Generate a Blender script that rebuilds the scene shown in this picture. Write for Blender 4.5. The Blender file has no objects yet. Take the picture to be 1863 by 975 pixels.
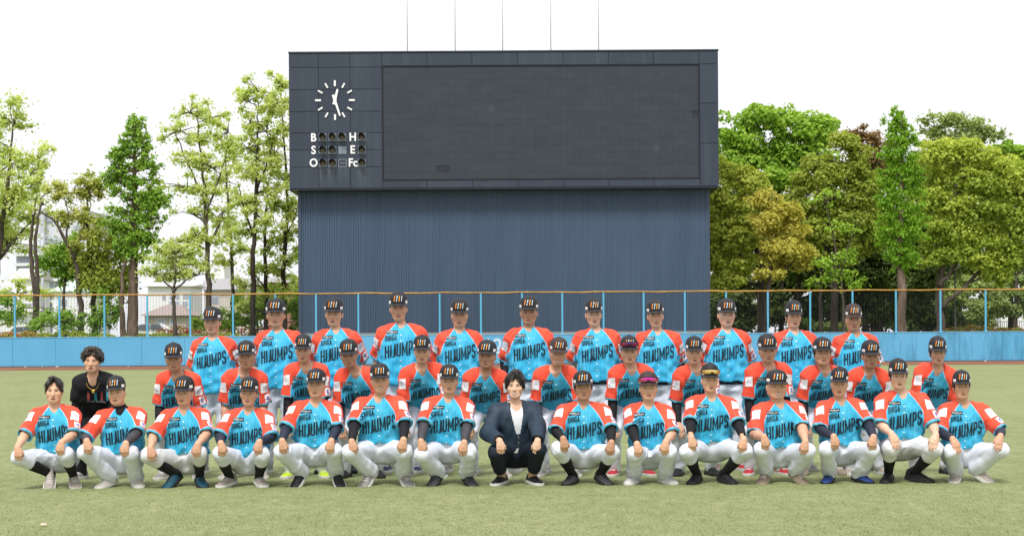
import bpy, math, random
import numpy as np
from mathutils import Matrix, Vector
from mathutils.bvhtree import BVHTree

random.seed(7); RNG = np.random.default_rng(7)
SC = bpy.context.scene
COL = SC.collection

# ------------------------------------------------------------------ camera, sky, sun, exposure
F_PX, CAM_H, HOR, CX, ROLL = 3400.0, 1.45, 612.0, 931.5, 0.0062
cam_d = bpy.data.cameras.new('camera'); cam = bpy.data.objects.new('camera', cam_d); COL.objects.link(cam)
cam_d.sensor_width = 36.0; cam_d.lens = 36.0 * F_PX / 1863.0
cam_d.shift_y = (HOR - 487.5) / 1863.0
cam_d.clip_start = 0.5; cam_d.clip_end = 3000.0
_c, _s = math.cos(ROLL), math.sin(ROLL)
cam.matrix_world = Matrix(((_c, _s, 0, 0), (0, 0, -1, 0), (-_s, _c, 0, CAM_H), (0, 0, 0, 1)))
SC.camera = cam

world = bpy.data.worlds.new('World'); SC.world = world; world.use_nodes = True
wn = world.node_tree.nodes; wl = world.node_tree.links
for n in list(wn): wn.remove(n)
SUN_EL, SUN_ROT = math.radians(57), math.radians(192)
w_out = wn.new('ShaderNodeOutputWorld'); w_bg = wn.new('ShaderNodeBackground')
w_sky = wn.new('ShaderNodeTexSky'); w_sky.sky_type = 'NISHITA'; w_sky.sun_disc = False
w_sky.sun_elevation = SUN_EL; w_sky.sun_rotation = SUN_ROT
w_sky.air_density = 1.0; w_sky.dust_density = 4.0
w_hsv = wn.new('ShaderNodeHueSaturation'); w_hsv.inputs['Saturation'].default_value = 0.15
w_mix = wn.new('ShaderNodeMixRGB'); w_mix.inputs['Fac'].default_value = 0.75      # even cloud cover over the clear sky
w_mix.inputs['Color2'].default_value = (11.6, 11.7, 12.1, 1)
wl.new(w_sky.outputs[0], w_hsv.inputs['Color']); wl.new(w_hsv.outputs[0], w_mix.inputs['Color1'])
wl.new(w_mix.outputs[0], w_bg.inputs['Color']); w_bg.inputs['Strength'].default_value = 0.09
wl.new(w_bg.outputs[0], w_out.inputs['Surface'])

sun_d = bpy.data.lights.new('sun', 'SUN'); sun = bpy.data.objects.new('sun', sun_d); COL.objects.link(sun)
sun_d.energy = 2.6; sun_d.angle = math.radians(15); sun_d.color = (1.0, 0.975, 0.94)
# Nishita: rotation 0 puts the sun at +Y, growing clockwise seen from above
_sd = Vector((math.sin(SUN_ROT) * math.cos(SUN_EL), math.cos(SUN_ROT) * math.cos(SUN_EL), math.sin(SUN_EL)))
sun.rotation_euler = _sd.to_track_quat('Z', 'Y').to_euler(); sun.location = (0, 0, 60)

SC.view_settings.view_transform = 'Standard'; SC.view_settings.look = 'None'
SC.view_settings.gamma = 1.0; SC.view_settings.use_curve_mapping = False
SC.view_settings.exposure = 0.28
SC.render.engine = 'CYCLES'
SC.cycles.max_bounces = 6; SC.cycles.diffuse_bounces = 3; SC.cycles.glossy_bounces = 2
SC.cycles.transmission_bounces = 3; SC.cycles.transparent_max_bounces = 4
SC.cycles.use_denoising = True

def at(px, py, d):
    """photograph pixel -> world point on the plane y = d"""
    u, v = px - CX, HOR - py
    return np.array(((u * _c - v * _s) / F_PX * d, d, CAM_H + (u * -_s + v * _c) / F_PX * d + 0.0))
# (u right, v up in the rolled camera; right = (c,0,-s), up = (s,0,c))
def at(px, py, d):
    u, v = px - CX, HOR - py
    return np.array(((u * _c + v * _s) / F_PX * d, d, CAM_H + (-u * _s + v * _c) / F_PX * d))

# ------------------------------------------------------------------ object helpers
def tag(o, label=None, cat=None, group=None, kind=None):
    if label: o['label'] = label
    if cat: o['category'] = cat
    if group: o['group'] = group
    if kind: o['kind'] = kind
    return o

def thing(name, label, cat, loc=(0, 0, 0), rz=0.0, group=None, scale=1.0):
    o = bpy.data.objects.new(name, None); COL.objects.link(o)
    o.location = loc; o.rotation_euler = (0, 0, rz); o.scale = (scale,) * 3
    o.empty_display_size = 0.1
    return tag(o, label, cat, group)

def mesh_np(name, V, quads=None, tris=None, mats=(), smooth=False, attrs=None, mi=None):
    V = np.asarray(V, np.float32).reshape(-1, 3)
    me = bpy.data.meshes.new(name)
    nq = 0 if quads is None else len(quads); nt = 0 if tris is None else len(tris)
    loops = []
    if nq: loops.append(np.asarray(quads, np.int32).ravel())
    if nt: loops.append(np.asarray(tris, np.int32).ravel())
    L = np.concatenate(loops) if loops else np.zeros(0, np.int32)
    me.vertices.add(len(V)); me.vertices.foreach_set('co', V.ravel())
    me.loops.add(len(L)); me.loops.foreach_set('vertex_index', L)
    starts = np.concatenate([np.arange(nq, dtype=np.int32) * 4, nq * 4 + np.arange(nt, dtype=np.int32) * 3])
    me.polygons.add(nq + nt); me.polygons.foreach_set('loop_start', starts)
    me.polygons.foreach_set('use_smooth', np.full(nq + nt, bool(smooth)))
    for m in (mats if isinstance(mats, (list, tuple)) else [mats]): me.materials.append(m)
    if mi is not None: me.polygons.foreach_set('material_index', np.asarray(mi, np.int32))
    for k, a in (attrs or {}).items():
        a = np.asarray(a, np.float32)
        if a.ndim == 1:
            me.attributes.new(k, 'FLOAT', 'POINT').data.foreach_set('value', a)
        else:
            me.attributes.new(k, 'FLOAT_VECTOR', 'POINT').data.foreach_set('vector', a.ravel())
    me.update(calc_edges=True)
    return me

def link(name, me, parent=None, M=None):
    o = bpy.data.objects.new(name, me); COL.objects.link(o)
    if parent is not None: o.parent = parent
    if M is not None: o.matrix_local = M if isinstance(M, Matrix) else Matrix(M.tolist())
    return o

class MB:
    """collects boxes, tubes and sheets and links them as ONE mesh object"""
    def __init__(self): self.v = []; self.q = []; self.t = []; self.n = 0
    def add(self, V, quads=(), tris=()):
        V = np.asarray(V, float).reshape(-1, 3)
        if len(quads): self.q.append(np.asarray(quads, int) + self.n)
        if len(tris): self.t.append(np.asarray(tris, int) + self.n)
        self.v.append(V); self.n += len(V); return self
    def box(self, lo, hi):
        x0, y0, z0 = lo; x1, y1, z1 = hi
        V = [(x0,y0,z0),(x1,y0,z0),(x1,y1,z0),(x0,y1,z0),(x0,y0,z1),(x1,y0,z1),(x1,y1,z1),(x0,y1,z1)]
        return self.add(V, [(0,3,2,1),(4,5,6,7),(0,1,5,4),(1,2,6,5),(2,3,7,6),(3,0,4,7)])
    def tube(self, pts, radii, n=6, cap=True):
        pts = np.asarray(pts, float); radii = np.broadcast_to(np.asarray(radii, float), (len(pts),))
        T = np.gradient(pts, axis=0); T /= np.linalg.norm(T, axis=1)[:, None] + 1e-9
        ref = np.array((0.31, 0.2, 0.9)) if abs(T[0][2]) < 0.8 else np.array((1.0, 0.1, 0.0))
        A = np.cross(T, ref); A /= np.linalg.norm(A, axis=1)[:, None] + 1e-9; B = np.cross(T, A)
        th = np.arange(n) * 2 * np.pi / n
        V = (pts[:, None] + radii[:, None, None] * (A[:, None] * np.cos(th)[None, :, None] + B[:, None] * np.sin(th)[None, :, None])).reshape(-1, 3)
        q = []
        for i in range(len(pts) - 1):
            for j in range(n):
                q.append((i*n+j, i*n+(j+1) % n, (i+1)*n+(j+1) % n, (i+1)*n+j))
        t = []
        if cap:
            V = np.vstack([V, pts[:1], pts[-1:]]); a, b = len(V) - 2, len(V) - 1; m = (len(pts) - 1) * n
            t = [((j+1) % n, j, a) for j in range(n)] + [(m+j, m+(j+1) % n, b) for j in range(n)]
        return self.add(V, q, t)
    def mesh(self, name, mat, smooth=False, attrs=None):
        return mesh_np(name, np.vstack(self.v), np.vstack(self.q) if self.q else None, np.vstack(self.t) if self.t else None, mat, smooth, attrs)
    def build(self, name, mat, parent=None, smooth=False, M=None):
        return link(name, self.mesh(name, mat, smooth), parent, M)

# ------------------------------------------------------------------ materials
class Nodes:
    def __init__(self, name):
        self.m = bpy.data.materials.new(name); self.m.use_nodes = True
        self.t = self.m.node_tree; self.n = self.t.nodes; self.l = self.t.links
        self.b = self.n['Principled BSDF']; self.out = self.n['Material Output']
    def node(self, typ, **kw):
        x = self.n.new(typ)
        for k, v in kw.items(): setattr(x, k, v)
        return x
    def put(self, sock, v):
        if hasattr(v, 'is_output'): self.l.new(v, sock)
        elif isinstance(v, (tuple, list)) and len(v) == 3 and sock.type == 'RGBA': sock.default_value = (*v, 1)
        else: sock.default_value = v
    def math(self, op, a, b=None, clamp=False):
        x = self.node('ShaderNodeMath', operation=op); x.use_clamp = clamp
        self.put(x.inputs[0], a)
        if b is not None: self.put(x.inputs[1], b)
        return x.outputs[0]
    def mix(self, f, a, b, blend='MIX'):
        x = self.node('ShaderNodeMixRGB', blend_type=blend)
        self.put(x.inputs[0], f); self.put(x.inputs[1], a); self.put(x.inputs[2], b); return x.outputs[0]
    def attr(self, name):
        return self.node('ShaderNodeAttribute', attribute_name=name)
    def obj(self): return self.node('ShaderNodeTexCoord').outputs['Object']
    def geo(self): return self.node('ShaderNodeNewGeometry').outputs['Position']
    def mapping(self, v, scale=(1, 1, 1), loc=(0, 0, 0)):
        x = self.node('ShaderNodeMapping'); self.l.new(v, x.inputs['Vector'])
        x.inputs['Scale'].default_value = scale; x.inputs['Location'].default_value = loc; return x.outputs[0]
    def noise(self, v, scale, detail=3.0, rough=0.55):
        x = self.node('ShaderNodeTexNoise'); self.l.new(v, x.inputs['Vector'])
        x.inputs['Scale'].default_value = scale; x.inputs['Detail'].default_value = detail; x.inputs['Roughness'].default_value = rough
        return x.outputs['Fac']
    def ramp(self, f, a, b, lo=0.0, hi=1.0):
        x = self.node('ShaderNodeMapRange'); x.clamp = True
        self.put(x.inputs['Value'], f); x.inputs['From Min'].default_value = a; x.inputs['From Max'].default_value = b
        x.inputs['To Min'].default_value = lo; x.inputs['To Max'].default_value = hi; return x.outputs[0]
    def bump(self, h, strength=0.3, dist=0.01):
        x = self.node('ShaderNodeBump'); x.inputs['Strength'].default_value = strength; x.inputs['Distance'].default_value = dist
        self.l.new(h, x.inputs['Height']); self.l.new(x.outputs[0], self.b.inputs['Normal']); return x
    def done(self, color=None, rough=0.6, spec=None, metal=0.0, sheen=0.0):
        if color is not None: self.put(self.b.inputs['Base Color'], color)
        self.put(self.b.inputs['Roughness'], rough); self.b.inputs['Metallic'].default_value = metal
        if spec is not None: self.b.inputs['Specular IOR Level'].default_value = spec
        if sheen: self.b.inputs['Sheen Weight'].default_value = sheen
        return self.m

_mats = {}
def plain(name, color, rough=0.6, var=0.12, scale=8.0, spec=0.3, metal=0.0, bump=0.0, bscale=60.0, sheen=0.0):
    """a plain painted / dyed surface with some tone variation"""
    if name in _mats: return _mats[name]
    N = Nodes(name); p = N.obj()
    f = N.noise(p, scale, 4)
    c = N.mix(N.ramp(f, 0.3, 0.7), tuple(x * (1 - var) for x in color), tuple(min(1, x * (1 + var)) for x in color))
    if bump: N.bump(N.noise(p, bscale, 2), bump, 0.004)
    _mats[name] = N.done(c, rough, spec, metal, sheen)
    return _mats[name]
# ------------------------------------------------------------------ ground
DW = 98.6                                          # the outfield wall
def turf_mat():
    N = Nodes('turf'); p = N.geo()
    big = N.noise(N.mapping(p, (0.35, 0.12, 1)), 1.0, 4)
    mid = N.noise(N.mapping(p, (2.2, 1.1, 1)), 1.0, 4, 0.65)
    fine = N.noise(N.mapping(p, (34, 11, 1)), 1.0, 5, 0.8); tuft = N.noise(N.mapping(p, (9, 3.2, 1)), 1.0, 4, 0.7)
    c = N.mix(N.ramp(big, 0.35, 0.68), (0.190, 0.224, 0.090), (0.240, 0.266, 0.120))
    c = N.mix(N.ramp(mid, 0.40, 0.60, 0, 0.5), c, (0.280, 0.296, 0.148))
    c = N.mix(N.ramp(fine, 0.30, 0.52, 0.30, 0), c, (0.130, 0.160, 0.055))
    c = N.mix(N.ramp(fine, 0.56, 0.75, 0, 0.35), c, (0.37, 0.385, 0.20))
    c = N.mix(N.ramp(tuft, 0.34, 0.50, 0.45, 0), c, (0.150, 0.185, 0.062))
    c = N.mix(N.ramp(tuft, 0.53, 0.68, 0, 0.42), c, (0.36, 0.365, 0.205))
    N.bump(fine, 0.30, 0.006)
    return N.done(c, 0.9, 0.15)
tm = turf_mat()
g = MB()
g.add([(-600, -40, 0), (600, -40, 0), (600, 1800, 0), (-600, 1800, 0)], [(0, 1, 2, 3)])
tag(g.build('turf_ground', tm), kind='structure')

N = Nodes('track_clay'); p = N.geo()
c = N.mix(N.ramp(N.noise(N.mapping(p, (1.2, 0.5, 1)), 1, 4), 0.3, 0.7), (0.19, 0.085, 0.055), (0.26, 0.125, 0.08))
clay = N.done(c, 0.95, 0.1)
g = MB(); g.add([(-90, 87.5, 0.004), (90, 87.5, 0.004), (90, DW, 0.004), (-90, DW, 0.004)], [(0, 1, 2, 3)])
tag(g.build('warning_track', clay), kind='structure')

# short blades standing up out of the turf in front of and around the group
nb = 120000
by = 12.4 + RNG.exponential(6.5, nb); bx = RNG.uniform(-1, 1, nb) * by * .32
keep = by < 55
bx, by = bx[keep], by[keep]; nb = len(bx)
ang = RNG.uniform(0, np.pi, nb); hh = RNG.uniform(0.004, 0.012, nb); ww = RNG.uniform(0.002, 0.0045, nb)
lx, ly = RNG.normal(0, 0.010, nb), RNG.normal(0, 0.010, nb)
V = np.zeros((nb, 3, 3)); V[:, 0] = np.c_[bx - ww*np.cos(ang), by - ww*np.sin(ang), np.full(nb, -0.002)]
V[:, 1] = np.c_[bx + ww*np.cos(ang), by + ww*np.sin(ang), np.full(nb, -0.002)]
V[:, 2] = np.c_[bx + lx, by + ly, hh]
N = Nodes('turf_blade'); a = N.attr('tone').outputs['Fac']
c = N.mix(a, (0.17, 0.20, 0.078), (0.35, 0.365, 0.18)); blade = N.done(c, 0.8, 0.2)
tone = np.repeat(RNG.random(nb) ** 0.8, 3)
o = link('turf_blades', mesh_np('turf_blades', V.reshape(-1, 3), None, np.arange(nb*3).reshape(-1, 3), blade, False, {'tone': tone}))
tag(o, 'short yellow green blades of the artificial turf', 'grass', kind='stuff')

# raised park ground behind the outfield wall
N = Nodes('park_grass'); p = N.geo()
c = N.mix(N.ramp(N.noise(p, 0.6, 4), 0.3, 0.7), (0.09, 0.13, 0.035), (0.20, 0.22, 0.07)); park_m = N.done(c, 0.95, 0.1)
g = MB(); zt = 1.38
g.add([(-600, DW+.35, 0.01), (600, DW+.35, 0.01), (600, DW+.35, zt), (-600, DW+.35, zt), (600, 140, zt), (-600, 140, zt), (600, 160, 1.1), (-600, 160, 1.1), (600, 1800, 1.1), (-600, 1800, 1.1)],
      [(0, 1, 2, 3), (3, 2, 4, 5), (5, 4, 6, 7), (7, 6, 8, 9)])
tag(g.build('park_ground', park_m), kind='structure')

# ------------------------------------------------------------------ outfield wall with blue pads, fence on top
def wall_mat():
    N = Nodes('wall_pad'); p = N.geo()
    sx = N.node('ShaderNodeSeparateXYZ'); N.l.new(p, sx.inputs[0])
    st = N.noise(N.mapping(p, (1.9, 1, 0.35)), 1.0, 5, 0.7)
    st2 = N.noise(N.mapping(p, (5.0, 1, 0.6)), 1.0, 4, 0.6)
    right = N.ramp(sx.outputs['X'], 17.0, 20.0, 0.10, 1.0)
    c = N.mix(N.ramp(N.noise(p, 0.25, 2), 0.35, 0.65), (0.095, 0.365, 0.58), (0.125, 0.405, 0.63))
    c = N.mix(N.math('MULTIPLY', N.ramp(st, 0.43, 0.62, 0, 0.5), right), c, (0.035, 0.155, 0.27))
    c = N.mix(N.math('MULTIPLY', N.ramp(st2, 0.56, 0.72, 0, 0.45), right), c, (0.16, 0.40, 0.58))
    c = N.mix(N.ramp(st2, 0.60, 0.8, 0, 0.18), c, (0.2, 0.45, 0.62))
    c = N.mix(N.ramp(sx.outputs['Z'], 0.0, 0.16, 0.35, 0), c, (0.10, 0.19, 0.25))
    return N.done(c, 0.55, 0.3)
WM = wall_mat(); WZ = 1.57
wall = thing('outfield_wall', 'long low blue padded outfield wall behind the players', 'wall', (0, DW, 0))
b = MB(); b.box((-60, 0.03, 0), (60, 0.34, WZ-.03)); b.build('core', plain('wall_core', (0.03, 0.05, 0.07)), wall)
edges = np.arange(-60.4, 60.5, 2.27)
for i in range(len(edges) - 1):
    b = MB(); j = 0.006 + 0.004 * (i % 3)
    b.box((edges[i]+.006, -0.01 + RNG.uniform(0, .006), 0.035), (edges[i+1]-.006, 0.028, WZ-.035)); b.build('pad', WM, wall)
b = MB(); b.box((-60, -0.03, WZ-.032), (60, 0.36, WZ)); b.build('coping', plain('coping', (0.24, 0.50, 0.66), 0.5), wall)
b = MB(); b.box((-60, -0.02, 0), (60, 0.03, 0.032)); b.build('kickboard', plain('kick', (0.02, 0.03, 0.04)), wall)

def text_mesh(body, mat, size=1.0, extrude=0.01, name='letter', bold=0.0, sx=1.0):
    cu = bpy.data.curves.new(name, 'FONT'); cu.body = body; cu.size = size; cu.extrude = extrude; cu.offset = bold
    cu.align_x = 'CENTER'; cu.align_y = 'CENTER'; cu.resolution_u = 4
    ob = bpy.data.objects.new('tmp', cu); COL.objects.link(ob)
    dg = bpy.context.evaluated_depsgraph_get()
    me = bpy.data.meshes.new_from_object(ob.evaluated_get(dg)); bpy.data.objects.remove(ob); bpy.data.curves.remove(cu)
    n = len(me.vertices); co = np.zeros(n*3, np.float32); me.vertices.foreach_get('co', co); co = co.reshape(-1, 3)
    co[:, 0] *= sx; me.vertices.foreach_set('co', co.ravel())
    me.materials.clear(); me.materials.append(mat); me.name = name
    return me
FRONT = Matrix.Rotation(math.pi/2, 4, 'X')          # text in XY -> standing, facing -Y
p0 = at(906, 631, DW)
me = text_mesh('122', plain('wall_number', (0.50, 0.66, 0.74)), 1.15, 0.003, 'distance_number', 0.012, 0.92)
link('distance_number', me, wall, Matrix.Translation((p0[0], -0.018, p0[2])) @ FRONT)

fence = thing('chain_fence', 'blue post fence with dark netting and orange top rail on the outfield wall', 'fence', (0, DW+.15, WZ))
FT = at(931, 532, DW+.15)[2] - WZ
post_px = [27, 108, 190, 268, 346, 424, 501, 575, 652, 726, 800, 875, 950, 1023, 1098, 1171, 1246, 1321, 1397, 1474, 1551, 1630, 1711, 1793, 1875, 1957, -54, -134]
pm = plain('post_blue', (0.10, 0.40, 0.60), 0.45, 0.1); pmd = plain('rail_orange', (0.44, 0.25, 0.055), 0.6, 0.3, 1.5)
pb = MB(); pb.box((-.045, -.045, 0), (.045, .045, FT-.03)); pb.box((-.055, -.012, FT-.03), (.055, .012, FT-.02)); pb.box((-.09, -.07, 0), (.09, .07, .02))
pme = pb.mesh('post', pm)
for x in post_px: link('post', pme, fence, Matrix.Translation((at(x, 570, DW+.15)[0], 0, 0)))
b = MB(); xs = np.linspace(-34, 34, 120)
b.tube(np.c_[xs, np.zeros(120), FT + 0.012*np.sin(xs*1.4) + 0.010*np.sin(xs*3.1)], 0.040, 6); b.build('top_rail', pmd, fence, True)
b = MB()
for k, z in enumerate(np.arange(0.06, FT, 0.115)): b.box((-34, 0.050, z), (34, 0.056, z+.011))
for x in np.arange(-34, 34, 0.16): b.box((x, 0.058, 0.02), (x+.007, 0.063, FT))
tag(b.build('netting', plain('net', (0.03, 0.035, 0.035), 0.8), fence), kind='stuff')

# ------------------------------------------------------------------ scoreboard
DB, DT = 102.2, 103.0                              # front of the box, front of the tower
board = thing('scoreboard', 'huge dark blue stadium scoreboard with analogue clock and blank screen', 'scoreboard', (0, DB, 0))
def bx_(px): return at(px, 345, DB)[0]
BL, BR = at(525.5, 220, DB)[0], at(1307.5, 220, DB)[0]
zc = lambda py: CAM_H + (HOR - py) / F_PX * DB      # heights read at the picture's centre column
ZB, ZT = zc(343.5), zc(93)
def clad_mat():
    N = Nodes('cladding'); a = N.node('ShaderNodeObjectInfo'); p = N.geo()
    st = N.noise(N.mapping(p, (2.2, 1, 0.18)), 1.0, 4, 0.6)
    c = N.mix(a.outputs['Random'], (0.029, 0.041, 0.062), (0.037, 0.051, 0.076))
    c = N.mix(N.ramp(st, 0.52, 0.75, 0, 0.35), c, (0.075, 0.095, 0.115))
    c = N.mix(N.ramp(N.noise(p, 6, 4), 0.4, 0.8, 0, 0.18), c, (0.02, 0.026, 0.034))
    s = N.node('ShaderNodeSeparateXYZ'); N.l.new(p, s.inputs[0])      # runoff streaks below the lamps
    for x0, x1 in ((580, 634), (650, 668)):
        m = N.math('MULTIPLY', N.math('GREATER_THAN', s.outputs['X'], float(bx_(x0))), N.math('LESS_THAN', s.outputs['X'], float(bx_(x1))))
        m = N.math('MULTIPLY', m, N.math('MULTIPLY', N.ramp(s.outputs['Z'], float(zc(340)), float(zc(304)), .1, 1), N.math('LESS_THAN', s.outputs['Z'], float(zc(302)))))
        c = N.mix(N.math('MULTIPLY', m, N.ramp(N.noise(N.mapping(p, (5, 1, .15)), 1, 4), .3, .65, .1, .75)), c, (0.085, 0.112, 0.135))
    return N.done(c, 0.42, 0.35)
CM = clad_mat()
b = MB(); b.box((BL+.04, .05, ZB+.03), (BR-.04, 5.0, ZT-.03)); b.build('housing', plain('housing', (0.018, 0.024, 0.034), 0.5), board)
def panel(x0, x1, y0, y1):
    g = .014; off = RNG.uniform(0, .006)
    m = MB(); X0, X1, Z0, Z1 = x0+g, x1-g, zc(y1)+g, zc(y0)-g
    m.add([(X0, -off, Z0), (X1, -off, Z0), (X1, -off, Z1), (X0, -off, Z1), (X0-.004, .05, Z0-.004), (X1+.004, .05, Z0-.004), (X1+.004, .05, Z1+.004), (X0-.004, .05, Z1+.004)],
          [(0, 1, 2, 3), (1, 5, 6, 2), (4, 0, 3, 7), (3, 2, 6, 7), (4, 5, 1, 0)])
    m.build('panel', CM, board)
xcol = [BL, bx_(580.5), bx_(638), bx_(696)]
rows = [95.5, 121, 161, 201, 240, 271, 302, 341]
for r in range(len(rows)-1):
    for k in range(3): panel(xcol[k], xcol[k+1], rows[r], rows[r+1])
top = [bx_(x) for x in (696, 778, 860, 943, 1026, 1108, 1190, 1273)] + [BR]
for k in range(len(top)-1): panel(top[k], top[k+1], 95.5, 119)
for y0, y1 in ((119, 190), (190, 263), (263, 341)): panel(bx_(1274), BR, y0, y1)
for k in range(7): panel(top[k], top[k+1] if k < 6 else bx_(1274), 326, 341)
m = MB(); m.box((BL-.02, -.05, ZT-.05), (BR+.02, 5.02, ZT+.02)); m.build('top_flashing', plain('flashing', (0.05, 0.065, 0.085), 0.4), board)
m = MB(); m.box((BL-.01, -.04, ZB-.02), (BR+.01, 5.01, ZB+.045)); m.build('bottom_flashing', plain('flashing_low', (0.022, 0.030, 0.042), 0.4), board)
# LED screen: small square modules in a recess
sx0, sx1, sz0, sz1 = bx_(698), bx_(1272), zc(325), zc(120)
nx, nz = 48, 17; cw, chh = (sx1-sx0)/nx, (sz1-sz0)/nz
V = []; Q = []; T = []
odd = {(8, 1): -1, (9, 1): -1, (47, 9): -1, (16, 10): .9, (41, 4): 1.0, (17, 11): -.35}
for i in range(nx):
    for j in range(nz):
        y = .022 + RNG.uniform(0, .002); tone = float(np.clip(RNG.normal(0, .075), -.3, .3)); tone = odd.get((i, j), tone)
        x0, x1, z0, z1 = sx0+i*cw+.002, sx0+(i+1)*cw-.002, sz0+j*chh+.002, sz0+(j+1)*chh-.002
        if (i, j) in odd and odd[(i, j)] < -.9: y = .045
        k = len(V); V += [(x0, y, z0), (x1, y, z0), (x1, y, z1), (x0, y, z1)]; Q.append((k, k+1, k+2, k+3)); T += [tone]*4
N = Nodes('led_modules'); a = N.attr('tone').outputs['Fac']; p = N.geo()
sxyz = N.node('ShaderNodeSeparateXYZ'); N.l.new(p, sxyz.inputs[0])
ln = N.math('SINE', N.math('MULTIPLY', sxyz.outputs['Z'], 110.0)); ln2 = N.math('SINE', N.math('MULTIPLY', sxyz.outputs['X'], 73.0))
c = N.mix(N.ramp(a, -1, 1), (0.019, 0.024, 0.032), (0.050, 0.062, 0.081))
c = N.mix(N.ramp(N.math('ADD', ln, ln2), -2, 2, 0, .35), c, (0.030, 0.038, 0.050))
c = N.mix(N.ramp(N.noise(N.mapping(p, (.6, 1, 2.5)), 1, 5), .4, .7, 0, .3), c, (0.054, 0.066, 0.084))
led = N.done(c, 0.55, 0.25)
tag(link('screen_modules', mesh_np('screen_modules', V, Q, None, led, False, {'tone': T}), board), kind='stuff')
fr = plain('screen_frame', (0.012, 0.016, 0.022), 0.5)
m = MB()
for lo, hi in (((sx0-.07, -.03, sz0-.07), (sx1+.07, .03, sz0-.002)), ((sx0-.07, -.03, sz1+.002), (sx1+.07, .03, sz1+.05)), ((sx0-.06, -.028, sz0), (sx0-.003, .03, sz1)), ((sx1+.003, -.028, sz0), (sx1+.06, .03, sz1))): m.box(lo, hi)
m.build('screen_frame', fr, board)
# clock
white = plain('white_paint', (0.82, 0.83, 0.84), 0.5, 0.05)
ck = at(609.5, 181, DB); ckx, ckz = ck[0], zc(181)
pxm = DB / F_PX
hub = MB(); th = np.arange(12)*np.pi/6
hub.add(np.vstack([np.c_[.10*np.cos(th), np.full(12, -.13), .10*np.sin(th)], np.c_[.10*np.cos(th), np.full(12, 0.0), .10*np.sin(th)], [(0, -.13, 0)]]),
        [(i, i+12, (i+1) % 12+12, (i+1) % 12) for i in range(12)], [((i+1) % 12, 24, i) for i in range(12)])
clock = hub.build('clock', white, board, False, Matrix.Translation((ckx, 0, ckz)))
for k in range(12):
    m = MB(); w = .052 if k % 3 == 0 else .042; l0, l1 = (25.5, 36) if k % 3 == 0 else (26, 35.5)
    m.box((-w, -.06, l0*pxm), (w, -.012, l1*pxm)); m.build('clock_mark', white, clock, False, Matrix.Rotation(k*math.pi/6, 4, 'Y'))
def hand(name, ang, l, tail, w, y):
    m = MB(); m.add([(-w, y, -tail), (w, y, -tail), (w*.6, y, l), (-w*.6, y, l), (-w, y+.02, -tail), (w, y+.02, -tail), (w*.6, y+.02, l), (-w*.6, y+.02, l)],
                    [(0, 1, 2, 3), (4, 7, 6, 5), (0, 4, 5, 1), (1, 5, 6, 2), (2, 6, 7, 3), (3, 7, 4, 0)])
    m.build(name, white, clock, False, Matrix.Rotation(math.radians(ang), 4, 'Y'))
hand('hour_hand', 14, 20.5*pxm, 8*pxm, .085, -.10); hand('minute_hand', 162, 30*pxm, 10*pxm, .075, -.125)
# count letters and signal lamps
for ch, x, y in (('B', 571, 249), ('S', 571, 272), ('O', 571, 295), ('H', 642.5, 248.5), ('E', 642, 271.5), ('Fc', 642.5, 295)):
    me = text_mesh(ch, white, .62, .02, 'letter', .018, .9)
    link('letter', me, board, Matrix.Translation((bx_(x), -.03, zc(y))) @ FRONT)
lampbox = plain('lamp_box', (0.14, 0.17, 0.20), 0.45, 0.15); lens_m = plain('lamp_lens', (0.17, 0.15, 0.125), 0.25, 0.1); hood_m = plain('lamp_hood', (0.012, 0.012, 0.014), 0.5)
def lamp(px, py):
    X, Z = bx_(px), zc(py); m = MB(); h = .225
    m.box((-h, -.05, -h), (h, .0, h)); lb = m.build('lamp', lampbox, board, False, Matrix.Translation((X, -.008, Z)))
    m = MB(); th = np.linspace(0, 2*np.pi, 13)[:-1]
    rings = []
    for r, y in ((.15, -.052), (.13, -.080), (.08, -.10)): rings.append(np.c_[r*np.cos(th), np.full(12, y), r*np.sin(th)])
    V = np.vstack(rings + [[(0, -.118, 0)]]); q = [(r*12+i, r*12+(i+1) % 12, (r+1)*12+(i+1) % 12, (r+1)*12+i) for r in range(2) for i in range(12)]
    m.add(V, q, [(24+i, 24+(i+1) % 12, 36) for i in range(12)]); m.build('lens', lens_m, lb, True)
    m = MB(); th = np.radians(np.linspace(-25, 205, 12))
    A = np.c_[.185*np.cos(th), np.full(12, -.052), .185*np.sin(th)]; B_ = np.c_[.185*np.cos(th), -.12-.50*np.clip(np.sin(th)*.8+.25, 0, 1), .185*np.sin(th)]
    C_ = A*np.array((.9, 1, .9)); D_ = B_*np.array((.9, 1, .9))
    V = np.vstack([A, B_, D_, C_]); q = []
    for r in range(3): q += [(r*12+i, r*12+i+1, (r+1)*12+i+1, (r+1)*12+i) for i in range(11)]
    m.add(V, q); m.build('hood', hood_m, lb, True)
for px, py in ((588, 248), (605.5, 248), (623, 248), (588, 271.5), (605.5, 271.5), (588, 295), (605.5, 295), (659, 248), (659, 271.5), (659, 295)): lamp(px, py)
m = MB(); X, Z = bx_(623.5), zc(271.5); m.box((X-.22, -.03, Z-.21), (X+.22, 0, Z+.21)); m.build('cover_plate', plain('cover', (0.20, 0.25, 0.31), 0.4), board)
X, Z = bx_(623.5), zc(295)
m = MB(); 
for lo, hi in (((-.22, -.02, -.21), (.22, 0, -.19)), ((-.22, -.02, .19), (.22, 0, .21)), ((-.22, -.02, -.19), (-.20, 0, .19)), ((.20, -.02, -.19), (.22, 0, .19)), ((-.10, -.02, -.03), (-.05, 0, .03)), ((.05, -.02, -.03), (.10, 0, .03))): m.box(lo, hi)
m.build('empty_lamp_frame', plain('lampframe', (0.35, 0.40, 0.45)), board, False, Matrix.Translation((X, -.006, Z)))
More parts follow.
